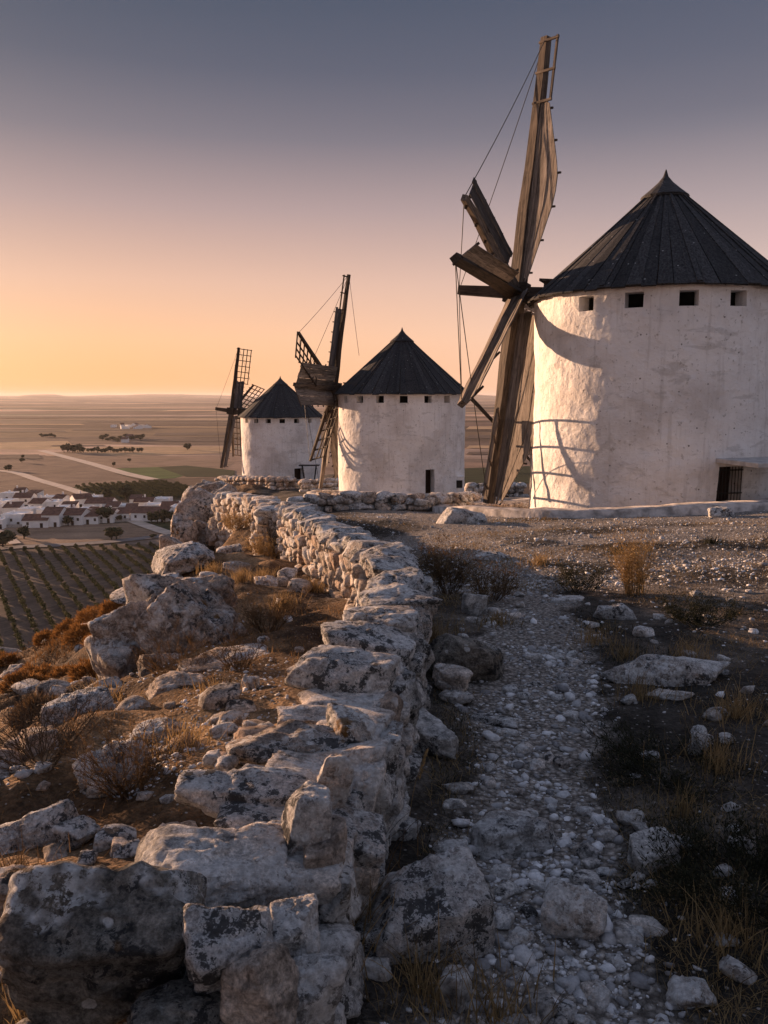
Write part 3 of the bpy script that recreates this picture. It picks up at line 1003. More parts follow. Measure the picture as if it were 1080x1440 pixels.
# middle mill
X2, Y2, ZB2 = 0.93, 42.2, -5.25
win2 = [(wall_angle(X2, Y2, 3.3, p, 562), 0.40) for p in (486, 506, 534.5, 568, 602, 629, 648)]
door2 = wall_angle(X2, Y2, 3.3, 605, 672)
hub2 = at(470, 545, 43.5)
mill2 = windmill('windmill', 'middle white windmill of the three, with planked front sail and small dark door', X2, Y2, ZB2, 5.4, 3.3, 3.05, hub2, (-0.36, -0.93), R_(8),
    [('up', (-0.03, 1.0), dict(L=5.9, sign=-1, n=(-0.7, 0.7, 0), width=0.42, p0=0.1, p1=0.99, open_tip=0.3, beam=(0.26, 0.24), pmat='board_shade', nb=3, mat='timber_dark')),
     ('down', (0.05, -1.0), dict(L=5.5, sign=1, n=LIT, width=0.5, p0=0.1, p1=0.75, beam=(0.36, 0.3), nb=3)),
     ('toward', (0.98, 0.02), dict(L=4.6, sign=1, n=(-0.80, -0.10, 0.25), width=1.0, p0=0.1, p1=1.0, beam=(0.3, 0.3), nb=4, mat='timber')),
     ('towardlow', (0.98, 0.02), dict(L=4.6, sign=-1, n=(-0.80, -0.10, -0.25), width=0.95, p0=0.1, p1=0.98, beam=(0.14, 0.14), nb=4, mat='timber_dark')),
     ('away', (-1.0, 0.0), dict(L=4.4, sign=1, width=1.3, p0=0.1, p1=0.98)),
     ('upleft', (0.88, 0.47), dict(L=5.4, kind='lattice', width=1.1, p0=0.45, p1=0.99, sign=-1, n=(-0.8, -0.5, 0.3), mat='timber_dark')),
     ('downleft', (0.42, -0.84), dict(L=4.3, kind='lattice', width=1.25, p0=0.2, p1=0.98, sign=1, n=(-0.8, -0.5, 0), mat='timber_dark')),
     ('downaway', (-0.5, -0.84), dict(L=5.2, kind='board', width=1.3, p0=0.1, p1=0.98)),
     ], win2, [(door2, 0.52, 0.35, 1.72)], 23, shaft_out=1.9, tail=(at(644, 541, 43.0), at(748, 650, 45.5)),
    stays=[('tip', 'up'), ('tip', 'down'), ('up', 'upleft'), ('up', at(505, 500, 42.0)), ('tip', 'upleft'), ('tip', 'downleft')])

# far mill
X3, Y3, ZB3 = -8.55, 67.1, -7.0
win3 = [(wall_angle(X3, Y3, 3.3, p, 588), 0.44) for p in (346, 360, 377, 397, 417, 436)]
hub3 = at(326, 578, 68.2)
door3 = wall_angle(X3, Y3, 3.3, 420, 664)
mill3 = windmill('windmill', 'smallest and farthest white windmill with open lattice sails', X3, Y3, ZB3, 5.35, 3.3, 3.0, hub3, (-0.36, -0.93), R_(7),
    [('up', (-0.06, 1.0), dict(L=5.3, kind='lattice', sign=-1, n=(-0.1, -1.0, 0), width=0.95, p0=0.45, p1=0.99, rungs=7, beam=(0.34, 0.3), mat='timber_dark')),
     ('upboard', (-0.05, 1.0), dict(L=2.6, kind='board', sign=-1, n=(-0.1, -1.0, 0), width=0.65, p0=0.1, p1=0.98, beam=(0.2, 0.2), pmat='board_shade', shift=-0.1)),
     ('upright', (-0.80, 0.55), dict(L=3.9, kind='lattice', sign=-1, n=(-0.1, -1.0, 0.2), width=0.95, p0=0.2, p1=0.99, rungs=7, mat='timber_dark')),
     ('down', (0.2, -1.0), dict(L=4.9, kind='board', sign=1, n=(-0.4, -0.9, 0), width=0.35, p0=0.1, p1=0.98, nb=2, beam=(0.32, 0.3), mat='timber')),
     ('downright', (-0.2, -0.98), dict(L=4.0, kind='lattice', sign=1, n=(-0.3, -1.0, 0), width=0.9, p0=0.12, p1=0.98, rungs=8)),
     ], win3, [(door3, 0.75, 0.35, 1.3)], 37, shaft_out=1.55, tail=(at(447, 586, 68.0), at(530, 607, 71.0)),
    stays=[('tip', 'up'), ('tip', 'down'), ('up', at(352, 535, 67.0))])
# ------------------------------------------------------------------ stones
_ico = {}
def ico(level):
    if level not in _ico:
        bm = bmesh.new()
        bmesh.ops.create_icosphere(bm, subdivisions=level, radius=1.0)
        v = np.array([x.co[:] for x in bm.verts]); v /= np.linalg.norm(v, axis=1)[:, None]
        f = np.array([[x.index for x in fa.verts] for fa in bm.faces])
        bm.free()
        _ico[level] = (v, f)
    return _ico[level]

def rock_shape(seed, dims, level=4, block=0.6, sharp=12.0, rough=1.0, cuts=8, strata=0.0):
    """an angular block: a sphere of rays cut by planes, then weathered"""
    r = np.random.default_rng(seed)
    d, f = ico(level)
    nrm, hh = [], []
    for ax in range(3):
        for sg in (-1, 1):
            n = np.zeros(3); n[ax] = sg
            n += r.normal(0, 0.10 + 0.22 * (1 - block), 3)
            nrm.append(n / np.linalg.norm(n)); hh.append(0.5 * r.uniform(0.9, 1.06))
    for k in range(cuts):
        n = r.normal(0, 1, 3); n /= np.linalg.norm(n)
        nrm.append(n); hh.append(r.uniform(0.43, 0.47 + 0.22 * block))
    nrm, hh = np.array(nrm), np.array(hh)
    dd = d @ nrm.T
    k = np.maximum(dd / hh[None, :], 1e-3)
    sharp = sharp * 3.2
    rad = (k ** sharp).sum(axis=1) ** (-1 / sharp)
    p = d * rad[:, None] * np.asarray(dims)[None, :]
    m = float(np.mean(dims)) * rough
    off = r.uniform(-50, 50, 3)
    q = p / float(np.mean(dims))
    disp = 0.022 * fbm(q * 2.0 + off, 3, seed) + 0.024 * ridged(q * 3.9 + off, 4, seed + 3) + 0.03 * np.minimum(0, fbm(q * 6.5 + off, 3, seed + 9))
    if level >= 4:
        disp = disp + 0.018 * ridged(q * 11 + off, 4, seed + 5)
    for _ in range(10):
        pn = r.normal(0, 1, 3); pn /= np.linalg.norm(pn)
        sd_ = (q @ pn) + 0.06 * fbm(q * 4.1 + off, 3, seed + 21) - r.uniform(-0.3, 0.3)
        disp = disp + r.uniform(-0.055, 0.055) / (1 + np.exp(-np.clip(sd_ * 130, -30, 30)))
    if strata:
        disp = disp + strata * vnoise(np.stack([q[:, 0] * 0.6, q[:, 1] * 0.6, q[:, 2] * 11], axis=1) + off, seed + 7)
    dirs = p / (np.linalg.norm(p, axis=1)[:, None] + 1e-9)
    p = p + dirs * (disp * m * 0.8)[:, None]
    return p, f

_pool = {}
def stone_pool(matname, level, n=14, block=0.9, rough=0.6):
    key = (matname, level, block)
    if key not in _pool:
        _pool[key] = []
        for k in range(n):
            p, f = rock_shape(1000 + k * 7 + hash(level) * 3, (1, 1, 1), level, block, 11, rough, 7)
            _pool[key].append(np_mesh('stone', p, f, True, M[matname]))
    return _pool[key]

def hero_rock(name, parent, px, py, D, dims, rz=0.0, tilt=(0, 0), seed=1, mat='limestone', level=5, block=0.7, sharp=13, rough=0.9, cuts=8, strata=0.0, sink=None):
    """a single stone; its centre lies on the sight line of a pixel at depth D, or it is set into the ground"""
    p, f = rock_shape(seed, dims, level, block, sharp, rough, cuts, strata)
    me = np_mesh(name, p, f, True, M[mat])
    dims = tuple(x * 0.93 for x in dims)
    c = at(px, py, D)
    if sink is not None:
        c.z = gz(c.x, c.y) + dims[2] * (0.5 - sink)
    o = link(name, me, parent, c - (parent.location if parent else Vector((0, 0, 0))), (R_(tilt[0]), R_(tilt[1]), R_(rz)))
    return o

def wall_run(parent, pts, width, ztop, zbase, course, length, mats, level=3, sides=(-1, 1), cap=True, jitter=0.03, lean=0.0, block=0.9):
    """dry-stone courses along a polyline; each stone is a part; ztop/zbase are functions of (x, y, t)"""
    o0 = parent.location
    core = MB()
    pts = [Vector((p[0], p[1], 0)) for p in pts]
    total = 0
    for a, b in zip(pts[:-1], pts[1:]):
        d = (b - a); Ls = d.length; d.normalize()
        nrm = Vector((d.y, -d.x, 0))
        ang = math.atan2(d.y, d.x)
        # hearting
        n = max(1, int(Ls / 0.6))
        for k in range(n):
            p, q = a + d * (Ls * k / n), a + d * (Ls * (k + 1) / n)
            zt = [ztop(p.x, p.y) - course * 0.75, ztop(q.x, q.y) - course * 0.75]
            zb = [zbase(p.x, p.y) - 0.3, zbase(q.x, q.y) - 0.3]
            w = width * 0.30
            A = [p + nrm * w, q + nrm * w, q - nrm * w, p - nrm * w]
            lo = [Vector((A[0].x, A[0].y, zb[0])), Vector((A[1].x, A[1].y, zb[1])), Vector((A[2].x, A[2].y, zb[1])), Vector((A[3].x, A[3].y, zb[0]))]
            hi = [Vector((A[0].x, A[0].y, zt[0])), Vector((A[1].x, A[1].y, zt[1])), Vector((A[2].x, A[2].y, zt[1])), Vector((A[3].x, A[3].y, zt[0]))]
            core.poly([x - o0 for x in hi])
            for i in range(4):
                j = (i + 1) % 4
                core.poly([lo[i] - o0, lo[j] - o0, hi[j] - o0, hi[i] - o0])
        for sd in sides:
            s = random.uniform(0, 0.1)
            zrow = 0
            row = 0
            while True:
                hcourse = course * random.uniform(0.85, 1.2)
                x = random.uniform(-0.2, 0.05)
                placed = 0
                while x < Ls:
                    l = length * random.uniform(0.6, 1.45)
                    c = a + d * min(Ls, max(0, x + l / 2))
                    hh_ = hcourse * random.uniform(0.85, 1.12)
                    zb, zt = zbase(c.x, c.y), ztop(c.x, c.y)
                    z = zb + zrow + hh_ / 2 - 0.04
                    if z + hh_ * 0.3 < zt:
                        frac = (z - zb) / max(0.1, zt - zb)
                        off = sd * (width / 2 - width * 0.22 - lean * frac + random.uniform(-jitter, jitter))
                        pos = c + nrm * off
                        me = random.choice(stone_pool(random.choice(mats), level, block=block))
                        link('stone', me, parent, Vector((pos.x, pos.y, z)) - o0,
                             (random.uniform(-0.14, 0.14) + random.choice((0, math.pi)), random.uniform(-0.16, 0.16), ang + random.uniform(-0.16, 0.16)),
                             (l * 0.97, width * 0.55 * random.uniform(0.85, 1.25), hh_ * 0.97))
                        placed += 1; total += 1
                    x += l * 0.98
                zrow += hcourse * 0.93
                row += 1
                if placed == 0 or row > 12: break
        if cap:
            x = 0
            while x < Ls:
                l = length * random.uniform(0.9, 1.7)
                c = a + d * min(Ls, x + l / 2)
                hh_ = course * random.uniform(0.8, 1.25)
                me = random.choice(stone_pool(random.choice(mats), level, block=block))
                pos = c + nrm * random.uniform(-0.05, 0.05)
                link('stone', me, parent, Vector((pos.x, pos.y, ztop(c.x, c.y) - hh_ * 0.35)) - o0,
                     (random.uniform(-0.15, 0.15), random.uniform(-0.15, 0.15), ang + random.uniform(-0.3, 0.3)),
                     (l * 1.05, width * random.uniform(0.8, 1.08), hh_))
                x += l * 0.95; total += 1
    core.build('rubble_core', M['limestone_dark'], parent)
    return total

# --- foreground stretch of the wall: big weathered blocks
wallA = tag(empty('dry_stone_wall', (-0.2, 2.6, -1.65), 'foreground drystone wall of big lichen-spotted blocks left of the footpath', 'stone wall'), kind='thing')
WA = np.array([(-0.42, 1.0), (-0.36, 1.5), (-0.30, 1.9), (-0.26, 2.3), (-0.17, 2.9), (-0.08, 3.6), (-0.01, 4.3), (0.06, 5.6), (0.10, 7.0)], float)
ZA = np.array([(1.0, -1.40), (1.5, -1.30), (2.0, -1.20), (2.4, -1.20), (2.9, -1.20), (3.3, -1.20), (4.2, -1.26), (5.5, -1.36), (7.0, -1.46)], float)
zta = lambda x, y: float(np.interp(y, ZA[:, 0], ZA[:, 1]))
zba = lambda x, y: float(base_h(np.array([x]), np.array([y]))[0])
wall_run(wallA, WA[1:], 0.40, lambda x, y: zta(x, y) - 0.05, zba, 0.12, 0.17, ['limestone', 'limestone', 'limestone_pale', 'limestone_lichen'], level=4, sides=(1,), cap=False, lean=0.02)
wall_run(wallA, WA[1:], 0.40, lambda x, y: zta(x, y) - 0.08, zba, 0.13, 0.20, ['limestone', 'limestone_dark', 'limestone_warm'], level=3, sides=(-1,), cap=False)
wall_run(wallA, WA[2:], 0.34, lambda x, y: zta(x, y) - 0.03, lambda x, y: zta(x, y) - 0.2, 0.09, 0.15, ['limestone', 'limestone_lichen', 'limestone_pale'], level=4, sides=(), cap=True)
HW = [  # px, py, D, dims, rz, tilt, mat, seed, edge
    (150, 1326, 1.70, (0.41, 0.20, 0.27), 8, (30, 6), 'limestone_dark', 5, 9),
    (322, 1335, 1.62, (0.20, 0.17, 0.23), 24, (24, -14), 'limestone_lichen', 12, 12),
    (372, 1405, 1.54, (0.14, 0.13, 0.22), -15, (8, -16), 'limestone_warm', 19, 12),
    (425, 1410, 1.60, (0.12, 0.13, 0.22), 30, (6, 10), 'limestone', 24, 12),
    (312, 1222, 1.96, (0.45, 0.27, 0.15), 6, (6, 2), 'limestone_pale', 31, 14),
    (342, 1116, 2.36, (0.44, 0.20, 0.12), -5, (6, 3), 'limestone_white', 38, 14),
    (408, 1056, 2.70, (0.44, 0.20, 0.11), -3, (4, 5), 'limestone_moss', 45, 14),
    (437, 1010, 2.98, (0.34, 0.17, 0.075), 6, (5, -3), 'limestone_pale', 52, 13),
    (484, 953, 3.34, (0.42, 0.26, 0.18), -8, (8, 4), 'limestone_white', 59, 14),
    (518, 912, 3.92, (0.38, 0.34, 0.15), 10, (4, 3), 'limestone_lichen', 66, 14),
    (540, 876, 4.50, (0.40, 0.42, 0.14), -6, (3, -3), 'limestone_white', 73, 14),
    (552, 846, 5.10, (0.40, 0.46, 0.14), 5, (2, 3), 'limestone', 80, 14),
    (558, 822, 5.75, (0.40, 0.46, 0.13), -4, (2, -4), 'limestone_lichen', 87, 14),
    (556, 802, 6.35, (0.42, 0.46, 0.13), 12, (3, 4), 'limestone', 94, 14),
    (550, 786, 6.95, (0.42, 0.46, 0.13), -8, (3, 2), 'limestone_lichen', 95, 14),
    # right-hand face
    (430, 1165, 2.08, (0.11, 0.15, 0.22), 6, (0, 8), 'limestone_white', 101, 12),
    (470, 1115, 2.38, (0.12, 0.17, 0.26), -4, (3, 6), 'limestone_pale', 108, 12),
    (510, 1128, 2.55, (0.11, 0.15, 0.26), 8, (0, 12), 'limestone_pale', 115, 12),
    (537, 1085, 2.84, (0.11, 0.18, 0.28), -6, (-2, 9), 'limestone', 122, 12),
    (500, 1038, 2.80, (0.14, 0.18, 0.15), 10, (2, 6), 'limestone_moss', 129, 12),
    (543, 1010, 3.18, (0.12, 0.20, 0.20), 0, (2, 6), 'limestone_warm', 136, 12),
    (566, 975, 3.62, (0.13, 0.24, 0.24), 5, (0, 6), 'limestone_lichen', 143, 12),
    (462, 1275, 1.97, (0.13, 0.17, 0.22), 10, (0, 10), 'limestone_dark', 150, 12),
    (452, 1212, 2.04, (0.11, 0.15, 0.18), 3, (4, 6), 'limestone_warm', 157, 12),
    (415, 1310, 1.74, (0.11, 0.15, 0.16), 14, (4, 6), 'limestone', 164, 12),
    (262, 1440, 1.52, (0.24, 0.18, 0.13), 20, (0, 6), 'limestone_dark', 171, 12),
    (582, 925, 4.2, (0.13, 0.28, 0.26), 5, (0, 5), 'limestone', 178, 12),
    (588, 880, 5.0, (0.13, 0.32, 0.26), 0, (0, 4), 'limestone_lichen', 185, 12),
    (590, 842, 5.9, (0.13, 0.32, 0.26), 0, (0, 4), 'limestone', 192, 12)]
for px, py, D, dims, rz, tl, mt, sd, shp in HW:
    hero_rock('stone', wallA, px, py, D, dims, rz, tl, sd, mt, 5, 0.8, shp, 1.0, 11, 0.022)
for px, py, D in [(385, 1168, 2.12), (362, 1172, 2.1), (408, 1160, 2.2), (352, 1182, 2.06), (335, 1178, 2.1), (300, 1068, 2.66), (318, 1076, 2.6), (505, 868, 4.4)]:
    hero_rock('stone', wallA, px, py, D, (0.075, 0.06, 0.05), random.uniform(0, 90), (5, 5), px, 'limestone_pale', 3, 0.5)

# --- lit middle stretch bending away from the path
wallB = tag(empty('dry_stone_wall', (-0.8, 10.5, -2.2), 'sunlit drystone wall of small pale blocks above the grassy ledge', 'stone wall'), kind='thing')
ztb = lambda x, y: float(np.interp(y, [7.0, 10.5, 14.5], [-1.46, -1.72, -1.97]))
zbb = lambda x, y: float(base_h(np.array([x - 0.3]), np.array([y]))[0])
PB = [(0.02, 7.25), (-0.75, 10.6), (-1.72, 14.4)]
wall_run(wallB, PB, 0.44, ztb, zbb, 0.155, 0.22, ['limestone_warm', 'limestone_warm', 'limestone_pale'], level=3, sides=(-1,), cap=False, jitter=0.05)
wall_run(wallB, PB, 0.44, lambda x, y: ztb(x, y) - 0.02, lambda x, y: float(base_h(np.array([x + 0.3]), np.array([y]))[0]), 0.17, 0.34, ['limestone', 'limestone_warm'], level=3, sides=(1,), cap=False)
for k in range(26):
    t_ = (k + 0.5) / 26
    y = 7.0 + 7.3 * t_
    x = float(np.interp(y, [7.25, 10.6, 14.4], [0.02, -0.75, -1.72]))
    me = random.choice(stone_pool(random.choice(['limestone', 'limestone_lichen']), 4))
    link('stone', me, wallB, Vector((x + random.uniform(-0.04, 0.08), y, ztb(x, y) - 0.02)) - wallB.location,
         (random.uniform(-0.25, 0.25), random.uniform(-0.2, 0.2), random.uniform(0.1, 0.9)), (0.46, random.uniform(0.22, 0.36), random.uniform(0.12, 0.2)))

wallC = tag(empty('dry_stone_wall', (-2.9, 18.5, -2.6), 'farther drystone wall stretch above the cliff, before the middle windmill', 'stone wall'), kind='thing')
ztc = lambda x, y: float(np.interp(y, [14.4, 22.0], [-2.0, -2.62]))
zbc = lambda x, y: float(base_h(np.array([x - 0.3]), np.array([y]))[0]) - 0.05
wall_run(wallC, [(-2.05, 14.3), (-2.75, 18.2), (-4.35, 21.6)], 0.5, ztc, zbc, 0.19, 0.30, ['limestone_warm', 'limestone_warm', 'limestone_pale'], level=3, sides=(-1, 1), cap=True, jitter=0.05)
wall_run(wallC, [(-1.50, 14.55), (-2.1, 14.25)], 0.4, ztc, zbc, 0.19, 0.30, ['limestone_warm', 'limestone'], level=3, sides=(1,), cap=True)

wallE = tag(empty('dry_stone_wall', (0, 22.5, -3.2), 'low drystone wall crossing in front of the middle windmill', 'stone wall'), kind='thing')
zte = lambda x, y: float(base_h(np.array([x]), np.array([y]))[0]) + 0.52 - 0.015 * (x + 4)
zbe = lambda x, y: float(base_h(np.array([x]), np.array([y - 0.2]))[0])
wall_run(wallE, [(-4.4, 21.7), (-1.2, 21.9), (1.0, 22.3), (2.3, 24.5), (3.2, 28.5)], 0.5, zte, zbe, 0.21, 0.36, ['limestone_warm', 'limestone', 'limestone_warm', 'limestone_pale'], level=3, sides=(-1, 1), cap=True, jitter=0.05, block=0.55)

def gzb(x, y): return float(base_h(np.array([x]), np.array([y]))[0])
wallF = tag(empty('dry_stone_wall', (-12, 56, -6.5), 'rubble wall edging the cliff below the farthest windmill', 'stone wall'), kind='thing')
pF = [at(310, 676, 58), at(345, 684, 55), at(390, 690, 52), at(412, 690, 52)]
wall_run(wallF, [(p.x, p.y) for p in pF], 0.7, lambda x, y: gzb(x, y) + 0.85, lambda x, y: gzb(x, y) - 0.3, 0.3, 0.42, ['limestone_warm'], level=2, sides=(-1, 1), cap=True, jitter=0.1)
wallG = tag(empty('dry_stone_wall', (-3, 50, -6), 'pale rubble wall between the middle and the farthest windmill', 'stone wall'), kind='thing')
pG = [at(424, 690, 50), at(474, 686, 52)]
wall_run(wallG, [(p.x, p.y) for p in pG], 0.7, lambda x, y: gzb(x, y) + 0.7, lambda x, y: gzb(x, y) - 0.3, 0.3, 0.45, ['limestone_warm', 'limestone_pale'], level=2, sides=(1,), cap=True, jitter=0.1)
wallH = tag(empty('dry_stone_wall', (5, 46, -5.8), 'tumbled pale stone wall seen between the two nearer windmills', 'stone wall'), kind='thing')
pH = [at(655, 686, 46), at(700, 684, 46), at(760, 683, 46)]
wall_run(wallH, [(p.x, p.y) for p in pH], 0.8, lambda x, y: gzb(x, y) + 0.75, lambda x, y: gzb(x, y) - 0.3, 0.3, 0.45, ['limestone', 'limestone_pale'], level=2, sides=(1,), cap=True, jitter=0.15)

# --- loose boulders beside the path
RK = [  # name, px, py, dims, rz, tilt, mat, seed, label, sink
    ('boulder', 606, 1336, (0.41, 0.32, 0.25), 20, (22, 4), 'limestone_white', 205, 'large white-spotted boulder at the foot of the wall, biggest beside the path', 0.18),
    ('boulder', 655, 958, (0.50, 0.36, 0.32), -8, (4, 8), 'limestone_dark', 211, 'dark grey boulder resting against the wall above a smaller pale rock', 0.22),
    ('rock', 634, 973, (0.26, 0.16, 0.17), -30, (0, 14), 'limestone_pale', 217, 'pale wedge of rock leaning on the dark grey boulder', 0.2),
    ('rock', 606, 1062, (0.32, 0.18, 0.17), -24, (8, 14), 'limestone', 223, 'grey angular slab tilted against the wall foot above the straw stalk', 0.2),
    ('rock', 666, 864, (0.27, 0.22, 0.26), 10, (0, 4), 'limestone', 229, 'upright blocky rock in front of the dark bush beside the wall', 0.2),
    ('rock_slab', 950, 962, (0.62, 0.26, 0.19), -5, (3, 2), 'limestone', 235, 'long flat grey rock slab in the grass right of the path', 0.28),
    ('rock', 867, 870, (0.38, 0.22, 0.16), -4, (0, 3), 'limestone', 241, 'flat pale rock just below the tall straw-coloured bush', 0.25),
    ('rock', 908, 896, (0.16, 0.12, 0.09), 0, (0, 0), 'limestone_pale', 247, 'small whitish rounded stone above the long flat slab', 0.2),
    ('rock', 728, 1200, (0.36, 0.22, 0.15), 12, (4, -6), 'limestone', 253, 'low black-spotted rock half buried at the left edge of the path', 0.3),
    ('rock', 924, 1222, (0.24, 0.16, 0.14), 22, (10, -10), 'limestone_pale', 259, 'pale slanting rock lying alone at the right edge of the path', 0.25),
    ('rock', 814, 1322, (0.20, 0.15, 0.14), -22, (6, 10), 'limestone_pale', 265, 'wedge-shaped pale rock in the middle of the path', 0.22),
    ('rock', 564, 1182, (0.16, 0.11, 0.10), 0, (0, 4), 'limestone', 271, 'brownish rounded stone right above the large white-spotted boulder', 0.25),
    ('rock', 640, 1414, (0.10, 0.09, 0.10), 30, (0, 10), 'limestone_pale', 277, 'small upright pale stone below the large white-spotted boulder', 0.25),
    ('rock', 633, 1206, (0.16, 0.08, 0.06), -6, (0, 0), 'limestone_pale', 283, 'flat oblong stone between the big boulder and the black-spotted rock', 0.2),
    ('rock', 706, 1236, (0.08, 0.06, 0.05), 10, (0, 0), 'limestone_pale', 289, 'fist-sized pale stone just under the black-spotted rock', 0.2),
    ('rock', 797, 849, (0.34, 0.22, 0.07), 0, (0, 0), 'limestone_pale', 295, 'thin flat whitish slab in the path left of the straw bush', 0.4),
    ('rock', 988, 1062, (0.12, 0.09, 0.12), 0, (0, 6), 'limestone_pale', 301, 'small upright stone in dry grass beneath the long flat slab', 0.2),
    ('rock', 974, 1410, (0.13, 0.10, 0.06), 20, (0, 0), 'limestone_pale', 307, 'flat pale stone at the bottom right corner of the ground', 0.3),
    ('rock', 928, 872, (0.12, 0.08, 0.06), 0, (0, 0), 'limestone_pale', 313, 'tiny pale stone right of the flat rock under the straw bush', 0.3),
    ('rock', 644, 1117, (0.11, 0.07, 0.045), 0, (0, 0), 'limestone_pale', 319, 'upper of two flat pale stones right of the straw stalk', 0.3),
    ('rock', 638, 1136, (0.12, 0.06, 0.045), 24, (0, 0), 'limestone_pale', 325, 'lower of two flat pale stones right of the straw stalk', 0.3),
    ('rock', 512, 1345, (0.15, 0.10, 0.09), 5, (0, 0), 'limestone_dark', 331, 'brown rounded stone between the wall foot and the large boulder', 0.25),
    ('rock', 528, 1376, (0.09, 0.07, 0.06), 15, (0, 0), 'limestone_pale', 337, 'small bluish white stone under the brown rounded stone', 0.25),
    ('rock', 700, 1022, (0.30, 0.14, 0.06), -25, (0, 0), 'limestone', 343, 'thin grey flake of rock lying flat at the left path edge', 0.3),
    ('rock', 640, 988, (0.18, 0.10, 0.06), -20, (0, 0), 'limestone', 349, 'small grey flake below the pale wedge of rock', 0.3),
    ('rock_slab', 655, 736, (1.1, 0.6, 0.4), 10, (0, 5), 'limestone', 355, 'low grey rock ledge in front of the round stone terrace', 0.3),
    ('rock', 1014, 728, (0.62, 0.35, 0.30), 0, (0, 5), 'limestone', 361, 'grey rock leaning on the kerb near the windmill door', 0.25),
    ('rock', 945, 984, (0.22, 0.12, 0.07), -15, (0, 0), 'limestone_pale', 367, 'thin pale stone lying directly below the long flat slab', 0.3),
    ('rock', 692, 788, (0.55, 0.3, 0.14), 0, (0, 0), 'limestone', 373, 'low grey stone step at the far end of the path', 0.4),
]
boulders = []
for nm, px, py, dims, rz, tl, mt, sd, lb, sk in RK:
    g = on_ground(px, py)
    c = Vector((g.x, g.y, g.z))
    dims = tuple(x_ * 0.86 for x_ in dims)
    p, f = rock_shape(sd, dims, 5 if max(dims) > 0.2 and g.y < 6 else 4, 0.62, 12, 1.0, 9)
    o = link(nm, np_mesh(nm, p, f, True, M[mt]), None, c + Vector((0, dims[1] * 0.3, dims[2] * (0.5 - sk))), (R_(tl[0]), R_(tl[1]), R_(rz)))
    tag(o, lb, 'boulder' if nm == 'boulder' else 'rock', 'loose rocks along the path')
    boulders.append((o.location.x, o.location.y, max(dims)))

